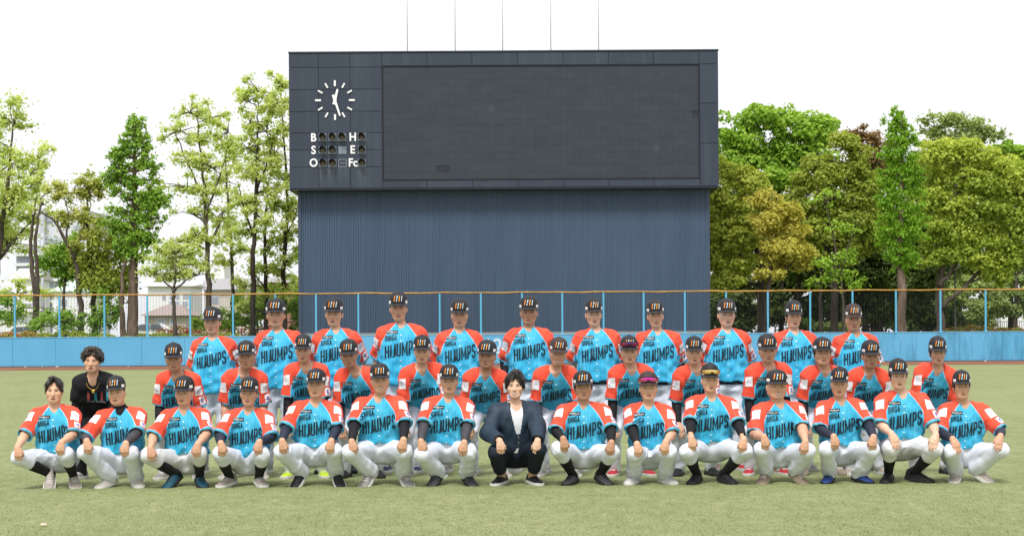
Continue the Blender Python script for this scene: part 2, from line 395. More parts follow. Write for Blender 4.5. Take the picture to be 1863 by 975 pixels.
# ribbed tower below
TL, TR = at(545.5, 450, DT)[0], at(1288.5, 450, DT)[0]
def rib_mat():
    N = Nodes('ribbed_steel'); p = N.geo()
    c = N.mix(N.ramp(N.noise(N.mapping(p, (.9, 1, .12)), 1, 4), .35, .7), (0.060, 0.098, 0.158), (0.074, 0.115, 0.180))
    c = N.mix(N.ramp(N.noise(N.mapping(p, (7, 1, .3)), 1, 3), .55, .75, 0, .3), c, (0.088, 0.138, 0.21))
    return N.done(c, 0.5, 0.3)
RM = rib_mat(); dz = DT - DB
def ribbed(x0, x1, n, y0, zb, zt, axis):
    p = (x1-x0)/n; prof = [(0, .0), (.36, .0), (.48, .055), (.88, .055)]; pts = []
    for i in range(n): pts += [(x0+(i+u)*p, w) for u, w in prof]
    pts.append((x1, 0)); V = []
    for x, w in pts:
        for z in (zb, zt): V.append((x, y0+w, z) if axis == 0 else (y0-w, x, z) if axis == 1 else (y0+w, x, z))
    q = [(2*i, 2*i+2, 2*i+3, 2*i+1) for i in range(len(pts)-1)]
    if axis == 2: q = [f[::-1] for f in q]
    return V, q
m = MB(); m.add(*ribbed(TL, TR, 171, dz, 0.0, ZB-.02, 0)); m.add(*ribbed(dz+.06, dz+5, 30, TR, 0.0, ZB-.02, 1)); m.add(*ribbed(dz+.06, dz+5, 30, TL, 0.0, ZB-.02, 2))
m.add([(TL, dz+5, 0), (TR, dz+5, 0), (TR, dz+5, ZB-.02), (TL, dz+5, ZB-.02)], [(0, 3, 2, 1)])
m.build('ribbed_tower', RM, board)
for s, x in ((-1, TL), (1, TR)):
    m = MB(); m.box((x-.09, dz-.03, 0), (x+.09, dz+.15, ZB-.025)); m.build('corner_trim', plain('corner', (0.05, 0.075, 0.115), 0.4), board)
m = MB(); m.box((TL-.05, dz-.06, 0), (TR+.05, dz+.0, WZ+.12)); m.build('plinth', plain('plinth', (0.30, 0.32, 0.33), 0.8), board)
for x in (741, 828, 914.5, 1002, 1089):
    m = MB(); X = at(x, 60, DB+1)[0]; m.tube([(X, 1, ZT-.1), (X, 1, ZT+9)], .028, 8); m.build('flag_pole', plain('pole_white', (0.93, 0.93, 0.95), 0.6, 0.02, spec=0.2), board, True)
# ------------------------------------------------------------------ trees
def leaf_mat(name, dark, light, trans=.5):
    N = Nodes(name); a = N.attr('tone').outputs['Fac']
    c = N.mix(a, dark, light)
    N.put(N.b.inputs['Base Color'], c); N.b.inputs['Roughness'].default_value = .55; N.b.inputs['Specular IOR Level'].default_value = .3
    tr = N.node('ShaderNodeBsdfTranslucent'); N.l.new(N.mix(1.0, c, (1.0, 1.0, .6), 'MULTIPLY'), tr.inputs['Color'])
    mx = N.node('ShaderNodeMixShader'); mx.inputs[0].default_value = trans
    N.l.new(N.b.outputs[0], mx.inputs[1]); N.l.new(tr.outputs[0], mx.inputs[2]); N.l.new(mx.outputs[0], N.out.inputs['Surface'])
    return N.m
def bark_mat(name, a, b):
    N = Nodes(name); p = N.geo(); f = N.noise(N.mapping(p, (6, 6, 1.2)), 1, 5, .7)
    N.bump(f, .8, .05); return N.done(N.mix(N.ramp(f, .3, .7), a, b), .9, .15)
BARK = bark_mat('bark_grey', (.045, .036, .029), (.14, .115, .095)); BARKD = bark_mat('bark_dark', (.022, .018, .015), (.070, .056, .046)); BARKR = bark_mat('bark_brown', (.07, .048, .036), (.22, .165, .125))
LM = {
 'pale': leaf_mat('leaf_spring', (.50, .61, .15), (.82, .90, .40), .60),
 'yellow': leaf_mat('leaf_yellow', (.36, .42, .080), (.68, .70, .22), .52),
 'green': leaf_mat('leaf_green', (.15, .33, .040), (.42, .63, .10), .5),
 'bright': leaf_mat('leaf_bright', (.20, .38, .035), (.48, .68, .10), .5),
 'conifer': leaf_mat('leaf_conifer', (.13, .31, .022), (.36, .60, .055), .5),
 'olive': leaf_mat('leaf_olive', (.17, .245, .030), (.54, .61, .11), .47),
 'gold': leaf_mat('leaf_gold', (.33, .33, .045), (.76, .70, .16), .47),
 'camphor': leaf_mat('leaf_camphor', (.18, .29, .030), (.68, .76, .14), .48),
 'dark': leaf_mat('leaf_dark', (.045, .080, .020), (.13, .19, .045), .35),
 'rust': leaf_mat('leaf_rust', (.22, .14, .05), (.42, .28, .12), .42),
 'sage': leaf_mat('leaf_sage', (.24, .33, .10), (.50, .60, .23), .5),
}
def leaves(cs, rs, n, size, rng, flat=.5, tones=None, fill=.5, droop=0.0, airy=False):
    """n leaf-sized quads spread through the ellipsoids cs/rs"""
    w = (rs[:, 0]*rs[:, 1]*rs[:, 2])**(2/3); idx = rng.choice(len(cs), n, p=w/w.sum())
    d = rng.normal(size=(n, 3)); d /= np.linalg.norm(d, axis=1)[:, None]; d[:, 2] = np.where((d[:, 2] < -.5) & (rng.random(n) < .35), -d[:, 2], d[:, 2])
    rad = fill + (1-fill)*rng.random(n)**.6 + (rng.random(n) < .08)*rng.uniform(0, .35, n)
    if airy: rad = np.abs(rng.normal(0, .75 if airy is True else airy, n))
    P = cs[idx] + d*rad[:, None]*rs[idx]
    nrm = d*.7 + rng.normal(size=(n, 3))*.55 + np.array((0, 0, flat)); nrm /= np.linalg.norm(nrm, axis=1)[:, None]
    t = np.cross(nrm, rng.normal(size=(n, 3))); t /= np.linalg.norm(t, axis=1)[:, None]; b = np.cross(nrm, t)
    if droop: b = b*(1-droop) + np.array((0, 0, -1))*droop
    L = size*rng.uniform(.6, 1.3, n)[:, None]; Wd = L*.36
    V = np.stack([P - b*L*.5, P + t*Wd - b*L*.05 + nrm*L*.06, P + b*L*.5, P - t*Wd - b*L*.05 + nrm*L*.06], 1).reshape(-1, 3)
    base = rng.random(len(cs))*.5 if tones is None else tones
    tone = np.clip(base[idx] + rng.random(n)*.5, 0, 1)
    return V, np.arange(n*4).reshape(-1, 4), np.repeat(tone, 4)
def limb(b, p0, p1, r0, r1, rng, wig=.06, n=7, sag=0.0):
    p0, p1 = np.asarray(p0, float), np.asarray(p1, float); L = np.linalg.norm(p1-p0); t = np.linspace(0, 1, n)
    j = rng.normal(size=(n, 3))*wig*L*.5; j[0] = 0; j[-1] = 0; j = (j + np.roll(j, 1, 0) + np.roll(j, -1, 0))/2*np.array((1, 1, .5)); j[0] = 0; j[-1] = 0
    p = p0 + (p1-p0)*t[:, None] + j; p[:, 2] += sag*L*np.sin(np.pi*t)
    b.tube(p, r0 + (r1-r0)*t, 6); return p
_td = [0]
def tree(name, label, d, trunks, blobs, leafk, n, size, bark=BARK, sub=9, subr=.42, group='trees behind the outfield fence', fill=.45, flat=.5, seed=0, base=None, tone=None, squash=.8, limbs=True, depth=1.0, droop=0.0, grow=1.0, twig=0, spread=0.0, airy=False):
    """trunks: lists of (px, py, radius m); blobs: (px, py, rx px, ry px) of the crown as seen, given depth here"""
    rng = np.random.default_rng(seed + 900); m = d / F_PX
    b0 = at(trunks[0][0][0], trunks[0][0][1], d); gz = 1.36 if d < 140 else 1.1
    root = thing(name, label, 'tree', (b0[0], d, gz), 0, group); o0 = np.array((b0[0], d, gz))
    tb = MB(); paths = []
    for tr in trunks:
        pts = np.array([at(x, y, d) for x, y, r in tr]); pts[0][2] = min(pts[0][2], gz - .1) if tr is trunks[0] or tr[0][1] > 590 else pts[0][2]
        pts[1:, 1] += rng.normal(0, .25, len(pts)-1)
        tt = np.linspace(0, 1, len(pts)*4); s = np.linspace(0, 1, len(pts))
        pp = np.stack([np.interp(tt, s, pts[:, k]) for k in range(3)], 1); k3 = np.array((.25, .5, .25))
        for k in range(3): pp[1:-1, k] = np.convolve(pp[:, k], k3, 'valid')
        rr = np.interp(tt, s, [q[2] for q in tr])*.72; pp[1:-1] += rng.normal(0, .03, (len(pp)-2, 3))
        rr[0] *= 1.35; tb.tube(pp - o0, rr, 8); paths.append((pp, rr))
    C, Rr, T = [], [], []
    allp = np.vstack([p[0] for p in paths]); allr = np.concatenate([p[1] for p in paths])
    for bi, bl in enumerate(blobs):
        x, y, rx, ry = bl[:4]; c = at(x, y, d); R = np.array((rx*m, min(rx, ry*1.2)*m*depth, ry*m))*np.array((1.12, 1.0, 1.22))*grow; c[1] += rng.uniform(-.25, .35)*R[1]*1.2 + (bl[4] if len(bl) > 4 else 0)
        bt = rng.random()*.45 if tone is None else tone
        if limbs:
            dd = np.linalg.norm((allp - c)*np.array((1, 1, 1.3)), axis=1) + 3.0*np.maximum(allp[:, 2]-c[2]+.3*R[2], 0); k = int(np.argmin(dd))
            lp = limb(tb, allp[k]-o0, c-o0, min(allr[k]*.7, .12), .03, rng, .10, 7, .05)
        for s in range(sub):
            e = rng.normal(size=3); e /= np.linalg.norm(e); e[2] = e[2]*.9 + .12
            cc = c + e*R*rng.uniform(.30, 1.0 + spread); C.append(cc); q = subr*rng.uniform(.6, 1.55); Rr.append(np.maximum(R*q*np.array((1, 1, squash)), .25)); T.append(bt + rng.random()*.22 + .10*e[2])
            if limbs and (twig or s % 3 == 0): limb(tb, c-o0, cc-o0, .035, .012, rng, .12, 5, .04)
    C, Rr, T = np.array(C), np.array(Rr), np.clip(np.array(T), 0, .7)
    V, Q, tn = leaves(C, Rr, n, size, rng, flat, T, fill, droop, airy)
    tb.build('trunk', bark, root, True)
    link('crown', mesh_np('crown', V - o0, Q, None, LM[leafk], False, {'tone': tn}), root)
    return root
GL, GR = 'thin spring trees left of the scoreboard', 'dense trees right of the scoreboard'
tree('spring_tree', 'large pale green tree leaning in at the far left edge', 110, [[(-8, 612, .30), (-6, 500, .26), (8, 400, .22), (18, 300, .13), (22, 215, .05)], [(-2, 470, .16), (40, 420, .10), (80, 385, .04)], [(10, 390, .13), (50, 330, .07), (82, 290, .03)]],
     [(-30, 250, 60, 60), (25, 225, 32, 30), (20, 300, 50, 34), (66, 290, 26, 22), (30, 365, 48, 30), (75, 335, 24, 16), (10, 440, 60, 26), (-40, 380, 60, 60), (30, 535, 46, 16), (-10, 570, 50, 22), (52, 395, 30, 14)], 'pale', 25200, 0.200, sub=13, subr=.36, spread=.45, airy=True, group=GL, seed=1, tone=None, fill=.35, twig=1)
tree('bare_tree', 'leaning bare grey tree forking low beside the white apartment block', 107, [[(58, 612, .26), (66, 570, .24), (62, 520, .19), (54, 450, .15), (58, 400, .10), (66, 360, .05)], [(66, 565, .20), (70, 510, .17), (66, 440, .14), (72, 380, .08), (82, 350, .03)]],
     [(78, 372, 18, 16), (56, 385, 14, 14), (88, 352, 16, 14)], 'pale', 260, .17, sub=5, airy=True, group=GL, seed=2, twig=1)
tree('slender_tree', 'slanting tree with sparse yellow leaves in front of the white apartment block', 105.5, [[(149, 612, .24), (146, 545, .21), (134, 470, .17), (112, 420, .12), (92, 394, .08), (64, 382, .03)], [(136, 470, .12), (150, 420, .08), (162, 380, .05), (164, 345, .02)], [(122, 435, .08), (124, 390, .05), (118, 350, .02)]],
     [(105, 352, 26, 16), (132, 350, 26, 22), (110, 400, 20, 14), (150, 395, 18, 16), (165, 350, 18, 18), (160, 425, 20, 20), (140, 450, 14, 14)], 'yellow', 6900, 0.170, sub=8, subr=.45, airy=.72, spread=.25, group=GL, seed=3, twig=1)
tree('round_tree', 'tree with dark reddish trunk and olive crown left of the dark green cypress like tree', 106, [[(174, 612, .24), (172, 540, .20), (164, 470, .15), (160, 400, .10), (158, 345, .05)], [(172, 520, .14), (195, 450, .09), (210, 410, .04)]],
     [(165, 470, 30, 34), (195, 450, 36, 34), (190, 520, 44, 40), (215, 490, 26, 36), (150, 520, 24, 26), (168, 335, 22, 18)], 'olive', 9840, 0.200, bark=BARKD, sub=10, airy=.72, spread=.25, group=GL, seed=4)
tree('leafy_shrub', 'rounded bright green tree behind the slanting tree', 109, [[(118, 612, .14), (118, 540, .12), (122, 450, .05)]], [(112, 462, 30, 34), (125, 440, 20, 20), (100, 485, 20, 16), (130, 500, 20, 22), (150, 480, 20, 24)], 'green', 7500, 0.204, sub=10, airy=.72, spread=.25, group=GL, seed=5, fill=.55)
_r = np.random.default_rng(77)
_meta = []
for y in range(226, 470, 11):
    hw = float(np.interp(y, [222, 250, 300, 360, 405, 440, 470], [6, 30, 52, 64, 62, 46, 18]))
    for k in range(2 if hw < 35 else 3): _meta.append((244 + _r.uniform(-.72, .72)*hw, y + _r.normal(0, 4), max(12, hw*.36), 11))
tree('metasequoia', 'tall dark green conical tree with a thick straight trunk left of the scoreboard', 104, [[(241, 612, .46), (240, 540, .38), (242, 440, .28), (244, 330, .18), (246, 225, .04)], [(226, 612, .24), (224, 560, .2), (224, 500, .13), (232, 440, .06)]],
     _meta, 'green', 19200, 0.175, bark=BARKR, sub=8, subr=.42, group=GL, seed=6, squash=.6, airy=.6, spread=.25, twig=1)
tree('small_tree', 'small umbrella shaped tree above the parked white car', 103, [[(319, 612, .17), (318, 560, .14), (317, 525, .12)], [(318, 530, .09), (300, 512, .06), (282, 505, .03)], [(318, 528, .09), (340, 508, .06), (360, 498, .03)], [(317, 526, .09), (322, 490, .06), (318, 455, .02)]],
     [(318, 462, 22, 12), (300, 480, 34, 12), (340, 482, 34, 12), (280, 500, 28, 10), (360, 500, 26, 10), (318, 500, 34, 10), (345, 460, 18, 9), (296, 458, 18, 9)], 'pale', 7728, 0.141, sub=9, subr=.38, spread=.45, airy=True, group=GL, seed=7, squash=.6, twig=1)
tree('spring_tree', 'slim tall pale green tree with a clear fork in its upper trunk', 107, [[(380, 612, .25), (379, 540, .22), (377, 470, .19), (374, 400, .16), (368, 320, .10), (362, 240, .05), (358, 195, .02)], [(376, 455, .13), (398, 410, .10), (408, 380, .05)], [(373, 390, .11), (396, 330, .07), (410, 280, .03)], [(370, 360, .09), (336, 290, .06), (310, 225, .02)]],
     [(345, 205, 30, 18), (385, 215, 24, 18), (330, 240, 28, 18), (360, 255, 34, 20), (405, 262, 20, 18), (345, 292, 34, 18), (385, 305, 30, 20), (340, 340, 34, 16), (375, 355, 34, 20), (350, 390, 30, 16), (395, 395, 22, 18), (330, 440, 22, 14), (400, 440, 20, 18), (360, 430, 24, 14)], 'pale', 12096, 0.170, bark=BARK, sub=10, subr=.34, spread=.45, airy=True, group=GL, seed=8, fill=.3, twig=1)
tree('spring_tree', 'slender pale tree with thin straight trunk just right of the forked tree', 112, [[(425, 612, .17), (424, 540, .15), (421, 460, .13), (416, 380, .10), (412, 300, .06), (414, 230, .02)]],
     [(415, 240, 24, 20), (425, 285, 24, 20), (410, 330, 26, 18), (430, 370, 24, 18), (420, 420, 22, 16), (440, 455, 20, 14), (412, 480, 20, 12)], 'pale', 5040, 0.170, sub=9, subr=.36, spread=.45, airy=True, group=GL, seed=9, fill=.3, twig=1)
tree('spring_tree', 'tall pale green tree with dark trunk, second from the scoreboard tower', 106, [[(459, 612, .24), (460, 540, .21), (461, 460, .18), (465, 380, .14), (468, 300, .10), (470, 220, .06), (470, 155, .02)], [(462, 430, .10), (442, 380, .06), (432, 330, .02)], [(466, 350, .09), (490, 290, .06), (500, 240, .02)]],
     [(470, 165, 24, 18), (450, 185, 22, 16), (490, 195, 28, 20), (455, 222, 28, 18), (485, 240, 30, 20), (450, 270, 28, 18), (480, 290, 34, 18), (455, 320, 30, 18), (490, 345, 28, 18), (455, 370, 28, 16), (480, 400, 30, 18), (450, 420, 24, 14)], 'pale', 12432, 0.170, bark=BARKD, sub=10, subr=.35, spread=.45, airy=True, group=GL, seed=10, fill=.3, twig=1)
tree('spring_tree', 'pale green tree partly hidden behind the left edge of the scoreboard', 108.5, [[(517, 612, .24), (515, 540, .21), (519, 460, .17), (524, 380, .12), (520, 300, .09), (512, 210, .05), (508, 150, .02)], [(484, 612, .20), (485, 540, .17), (482, 450, .13), (484, 380, .09), (492, 300, .04)], [(512, 570, .10), (480, 520, .08), (448, 480, .03)], [(518, 430, .09), (536, 400, .05), (548, 350, .02)]],
     [(512, 155, 18, 18), (506, 195, 22, 18), (518, 235, 22, 22), (500, 280, 28, 20), (520, 330, 26, 22), (534, 390, 20, 24), (500, 375, 28, 18), (520, 430, 26, 22), (490, 445, 26, 16), (535, 470, 16, 20), (500, 490, 28, 16), (470, 490, 26, 12), (530, 520, 18, 18), (495, 540, 28, 12), (450, 520, 22, 10), (445, 560, 22, 10)], 'pale', 15456, 0.170, bark=BARKD, sub=10, subr=.36, spread=.45, airy=True, group=GL, seed=11, fill=.3, twig=1)
tree('leafy_shrub', 'loose green understory growth between the thin trunks near the tower', 111, [[(470, 612, .06), (468, 590, .05), (462, 560, .02)]], [(440, 585, 26, 16), (478, 572, 28, 22), (520, 565, 24, 26), (405, 585, 24, 16), (535, 585, 14, 22), (370, 592, 20, 12), (495, 540, 26, 18), (450, 555, 20, 14)], 'bright', 11135, 0.210, sub=8, airy=.72, spread=.25, group=GL, seed=12)
tree('leafy_shrub', 'green bushes behind the fence under the slanting trees', 104.5, [[(110, 612, .06), (112, 585, .05), (116, 555, .02)]], [(105, 575, 26, 20), (175, 585, 26, 24), (205, 570, 24, 30), (140, 590, 20, 16), (85, 592, 22, 12), (20, 560, 30, 20)], 'green', 7800, 0.170, sub=9, airy=.72, spread=.25, group=GL, seed=13)
# right of the scoreboard
tree('broad_tree', 'tall vivid green broadleaf tree rising beside the right edge of the scoreboard', 118, [[(1385, 612, .35), (1383, 500, .30), (1380, 380, .24), (1376, 280, .12), (1380, 215, .03)], [(1382, 400, .16), (1440, 320, .09), (1490, 260, .03)]],
     [(1335, 245, 34, 30), (1380, 225, 36, 28), (1425, 225, 34, 26), (1470, 240, 36, 26), (1510, 240, 26, 24), (1360, 285, 40, 30), (1420, 280, 44, 34), (1480, 285, 36, 30), (1330, 310, 34, 34), (1400, 330, 40, 30), (1450, 330, 40, 26)], 'bright', 19040, 0.286, bark=BARKD, sub=20, subr=.38, group=GR, seed=20, fill=.5)
tree('oak_tree', 'olive gold evergreen tree directly beside the right side of the ribbed tower', 108, [[(1388, 612, .30), (1386, 540, .26), (1380, 460, .20), (1360, 380, .12), (1345, 310, .04)], [(1384, 500, .16), (1335, 450, .10), (1310, 400, .04)]],
     [(1330, 312, 34, 26), (1360, 345, 34, 26), (1312, 360, 26, 30), (1345, 390, 38, 26), (1310, 420, 26, 28), (1345, 440, 34, 24), (1308, 475, 26, 26), (1320, 510, 30, 22), (1345, 480, 26, 18), (1295, 440, 16, 40)], 'olive', 18600, 0.229, bark=BARKD, sub=22, subr=.36, group=GR, seed=21, tone=.45, fill=.5)
tree('oak_tree', 'bright golden leaved tree in front of the olive trees right of the tower', 105.5, [[(1392, 612, .26), (1396, 545, .22), (1402, 470, .15), (1404, 400, .06)], [(1396, 520, .13), (1440, 480, .08), (1460, 455, .03)]],
     [(1392, 368, 26, 20), (1422, 385, 30, 22), (1396, 410, 30, 22), (1436, 425, 28, 20), (1402, 455, 30, 20), (1448, 455, 30, 20), (1425, 480, 36, 18), (1460, 475, 20, 14), (1400, 500, 24, 12)], 'gold', 13800, 0.206, bark=BARKD, sub=20, subr=.38, group=GR, seed=22, tone=.3, fill=.5)
tree('oak_tree', 'big olive green evergreen tree in the middle of the right hand trees', 112, [[(1518, 612, .36), (1516, 530, .32), (1512, 440, .24), (1515, 360, .14), (1530, 290, .05)], [(1514, 470, .18), (1470, 400, .12), (1440, 360, .04)], [(1515, 440, .16), (1560, 380, .10), (1590, 330, .04)], [(1495, 612, .2), (1492, 520, .16), (1500, 440, .08)]],
     [(1540, 265, 30, 22), (1500, 300, 36, 24), (1560, 300, 34, 26), (1460, 335, 34, 24), (1520, 340, 44, 28), (1580, 340, 36, 30), (1450, 375, 34, 22), (1500, 390, 46, 26), (1560, 395, 44, 30), (1480, 430, 40, 24), (1540, 440, 44, 26), (1590, 440, 30, 36), (1500, 470, 44, 20)], 'olive', 22200, 0.239, bark=BARKD, sub=22, subr=.36, group=GR, seed=23, tone=.2, fill=.5)
tree('spring_tree', 'thin twiggy light green sapling in front of the big olive tree', 104, [[(1536, 612, .12), (1534, 540, .10), (1522, 450, .07), (1505, 380, .04), (1486, 340, .02)], [(1530, 500, .06), (1548, 430, .04), (1560, 400, .015)]],
     [(1500, 365, 20, 12), (1530, 410, 24, 14), (1500, 480, 28, 10), (1540, 470, 26, 10), (1520, 500, 30, 9), (1550, 520, 22, 9), (1495, 515, 20, 8)], 'bright', 2380, 0.180, sub=7, airy=.8, spread=.5, group=GR, seed=24, squash=.5, twig=1)
_col = [(1638 + _r.normal(0, 3), y, float(np.interp(y, [208, 230, 260, 330, 430, 465, 492], [8, 24, 33, 37, 42, 34, 16])), 15) for y in range(214, 492, 9)]
tree('cypress', 'tall narrow bright green columnar tree with a bare brown trunk', 103.5, [[(1641, 612, .40), (1640, 540, .35), (1639, 470, .30), (1638, 380, .20), (1638, 280, .10), (1638, 212, .02)]],
     _col, 'conifer', 32000, 0.170, bark=BARKR, sub=16, subr=.34, group=GR, seed=25, squash=.8, airy=.42, spread=.12, droop=.4, limbs=False)
tree('camphor_tree', 'huge spreading yellow green camphor tree filling the right edge', 110, [[(1712, 612, .40), (1710, 560, .36), (1712, 500, .30), (1722, 440, .2), (1740, 360, .10), (1750, 300, .04)], [(1712, 560, .22), (1745, 530, .17), (1790, 490, .12), (1840, 430, .05)], [(1708, 520, .2), (1735, 490, .14), (1760, 450, .05)], [(1800, 480, .10), (1850, 500, .07), (1890, 480, .03)]],
     [(1700, 285, 34, 26), (1740, 275, 36, 24), (1780, 285, 40, 26), (1820, 310, 36, 28), (1850, 350, 36, 34), (1720, 325, 44, 28), (1775, 335, 48, 30), (1700, 370, 38, 26), (1740, 385, 44, 28), (1800, 385, 46, 30), (1860, 410, 40, 36), (1765, 420, 44, 28), (1712, 425, 34, 24), (1815, 440, 44, 26), (1740, 465, 40, 20), (1790, 475, 36, 20), (1850, 470, 40, 24), (1700, 470, 30, 22), (1885, 330, 30, 40), (1820, 505, 30, 14)], 'camphor', 36720, 0.225, bark=BARK, sub=22, subr=.36, group=GR, seed=26, fill=.5)
tree('oak_tree', 'reddish brown budding tree top peeking between the olive tree and the columnar tree', 124, [[(1576, 612, .3), (1576, 400, .2), (1576, 260, .06)]], [(1572, 245, 26, 16), (1585, 265, 24, 18), (1560, 268, 20, 16), (1590, 300, 24, 20)], 'rust', 4560, 0.234, bark=BARKD, sub=10, airy=.7, spread=.2, group=GR, seed=27)
tree('broad_tree', 'airy grey green tree top behind the camphor tree and columnar tree', 128, [[(1740, 612, .3), (1740, 400, .22), (1738, 260, .08), (1736, 215, .02)], [(1740, 300, .1), (1700, 240, .03)], [(1739, 290, .1), (1785, 240, .03)]], [(1700, 232, 26, 16), (1735, 222, 26, 14), (1770, 232, 26, 16), (1800, 250, 20, 14), (1715, 252, 30, 16), (1760, 256, 34, 16)], 'sage', 5880, 0.243, sub=9, airy=.75, spread=.35, group=GR, seed=28, fill=.3, twig=1)
tree('broad_tree', 'green tree top at the upper right corner behind the camphor tree', 126, [[(1840, 612, .3), (1838, 400, .2), (1835, 290, .06)]], [(1820, 275, 26, 14), (1850, 285, 30, 20), (1875, 300, 30, 26), (1840, 310, 30, 20)], 'bright', 6440, 0.243, sub=9, group=GR, seed=29, fill=.4)
tree('oak_tree', 'dark shaded evergreen tree behind the columnar tree', 117, [[(1600, 612, .36), (1598, 540, .30), (1592, 440, .22), (1600, 380, .1)], [(1660, 612, .24), (1665, 520, .2), (1680, 440, .1)], [(1560, 612, .28), (1556, 530, .22), (1560, 450, .1)], [(1455, 612, .22), (1452, 520, .18), (1462, 430, .1)]],
     [(1600, 470, 40, 34), (1560, 490, 40, 30), (1670, 430, 30, 50), (1620, 520, 50, 26), (1680, 510, 34, 40), (1590, 550, 50, 24), (1660, 560, 40, 30), (1530, 520, 34, 24), (1460, 490, 34, 24), (1600, 400, 34, 40), (1540, 560, 40, 22), (1690, 580, 40, 20)], 'dark', 21760, 0.326, bark=BARKD, sub=11, group=GR, seed=30, fill=.3, grow=1.25)
tree('oak_tree', 'shady dark tree behind the golden tree next to the ribbed tower', 120, [[(1335, 612, .24), (1336, 540, .2), (1340, 440, .1)], [(1420, 612, .26), (1424, 540, .22), (1420, 450, .12)]],
     [(1320, 545, 30, 18), (1345, 520, 30, 22), (1425, 520, 40, 22), (1310, 580, 24, 20), (1430, 565, 40, 20), (1480, 560, 30, 24), (1365, 580, 34, 18), (1470, 520, 30, 16)], 'dark', 8320, 0.326, bark=BARKD, sub=10, group=GR, seed=31, fill=.3, grow=1.25)
tree('leafy_shrub', 'sunlit light green bushes and far garden growth at the right edge', 125, [[(1790, 612, .1), (1790, 580, .08), (1800, 550, .03)], [(1846, 612, .26), (1846, 540, .2), (1850, 480, .1)]], [(1790, 565, 38, 24), (1840, 570, 34, 22), (1760, 585, 34, 18), (1815, 540, 34, 18), (1740, 555, 32, 24), (1880, 560, 34, 28), (1850, 520, 34, 20), (1770, 525, 34, 20), (1720, 590, 30, 18)], 'sage', 17279, 0.234, sub=9, group=GR, seed=32)
tree('leafy_shrub', 'light green undergrowth seen through the fence right of the tower', 126, [[(1410, 612, .08), (1410, 590, .06), (1412, 560, .02)]], [(1400, 570, 40, 22), (1350, 585, 34, 16), (1450, 590, 40, 14), (1310, 590, 22, 14), (1500, 595, 40, 10)], 'sage', 7000, 0.234, sub=9, group=GR, seed=33)

tree('oak_tree', 'dark evergreen backdrop tree far behind the columnar tree and camphor', 127, [[(1650, 612, .4), (1650, 500, .3), (1650, 380, .1)], [(1520, 612, .3), (1520, 500, .25), (1525, 420, .1)], [(1590, 612, .3), (1588, 500, .25), (1585, 380, .1)]],
     [(1600, 350, 40, 40), (1660, 340, 40, 40), (1520, 420, 50, 40), (1580, 430, 50, 40), (1650, 430, 50, 40), (1700, 440, 44, 40), (1500, 500, 44, 30), (1560, 520, 50, 30), (1640, 500, 50, 40), (1700, 520, 50, 34), (1740, 480, 40, 30), (1540, 580, 50, 24), (1620, 580, 50, 26), (1700, 580, 40, 24), (1480, 570, 40, 20)], 'dark', 19200, 0.360, bark=BARKD, sub=12, subr=.5, group=GR, seed=34, fill=.3, limbs=False)
tree('oak_tree', 'mid green backdrop tree far behind the camphor tree at the right edge', 130, [[(1800, 612, .4), (1800, 500, .3), (1810, 380, .1)], [(1730, 612, .3), (1732, 500, .25), (1740, 420, .1)]],
     [(1720, 420, 44, 40), (1780, 400, 50, 44), (1840, 420, 50, 44), (1740, 490, 50, 30), (1810, 490, 50, 30), (1870, 480, 40, 40), (1700, 330, 40, 50), (1760, 320, 50, 40), (1830, 350, 44, 40)], 'olive', 12800, 0.360, bark=BARKD, sub=12, subr=.5, group=GR, seed=35, fill=.3, limbs=False)
tree('oak_tree', 'dark green backdrop tree far behind the golden tree beside the tower', 130, [[(1350, 612, .3), (1350, 500, .25), (1352, 400, .1)], [(1450, 612, .3), (1450, 500, .25), (1450, 400, .1)]],
     [(1320, 380, 40, 40), (1370, 400, 44, 44), (1430, 390, 44, 40), (1320, 450, 36, 36), (1380, 470, 44, 36), (1450, 450, 44, 40), (1330, 520, 40, 30), (1400, 530, 40, 30), (1460, 520, 40, 30), (1300, 560, 30, 24)], 'dark', 12000, 0.360, bark=BARKD, sub=12, subr=.5, group=GR, seed=36, fill=.3, limbs=False)
# hedges and flowering azaleas just behind the wall
def hedge(label, px0, px1, d, zt_, leafk, n, flowers=0, fcol=(.50, .03, .04), seed=0, group='low hedges behind the fence'):
    rng = np.random.default_rng(seed+70); x0, x1 = at(px0, 600, d)[0], at(px1, 600, d)[0]; xm = (x0+x1)/2; gz = 1.34
    root = thing('hedge', label, 'hedge', (xm, d, gz), 0, group); k = max(3, int((x1-x0)/.7)); cs = np.c_[np.linspace(x0, x1, k)-xm, rng.normal(0, .15, k), np.full(k, (zt_-gz)*.5)+rng.normal(0, .05, k)]
    rs = np.c_[np.full(k, .55), np.full(k, .45), (zt_-gz)*.5*rng.uniform(.85, 1.15, k)]
    V, Q, t = leaves(cs, rs, n, .15, rng, .4, None, .5); link('foliage', mesh_np('foliage', V, Q, None, LM[leafk], False, {'tone': t}), root)
    if flowers:
        V, Q, t = leaves(cs, rs*1.06, flowers, .13, rng, .8, None, .9); N = 'flower_%02d' % seed
        link('blossom', mesh_np('blossom', V, Q, None, leaf_mat(N, tuple(c*.75 for c in fcol), fcol, .3), False, {'tone': t}), root)
hedge('olive hedge with red and orange flowers at the far left behind the fence', -20, 52, 103, 1.85, 'yellow', 1500, 500, (.55, .10, .05), 1)
hedge('plain light green hedge left of the slanting tree', 52, 145, 103.5, 1.85, 'olive', 1700, 0, seed=2)
hedge('long red azalea hedge behind the parked cars', 300, 480, 118, 2.15, 'olive', 900, 2000, (.42, .03, .045), 3)
hedge('tufty green grass bank in front of the parked white car', 235, 420, 104, 1.72, 'olive', 2200, 0, seed=4)
hedge('clipped yellow green hedge with red flowers at the far right', 1715, 1850, 116, 1.85, 'yellow', 2000, 500, (.55, .06, .05), 5)
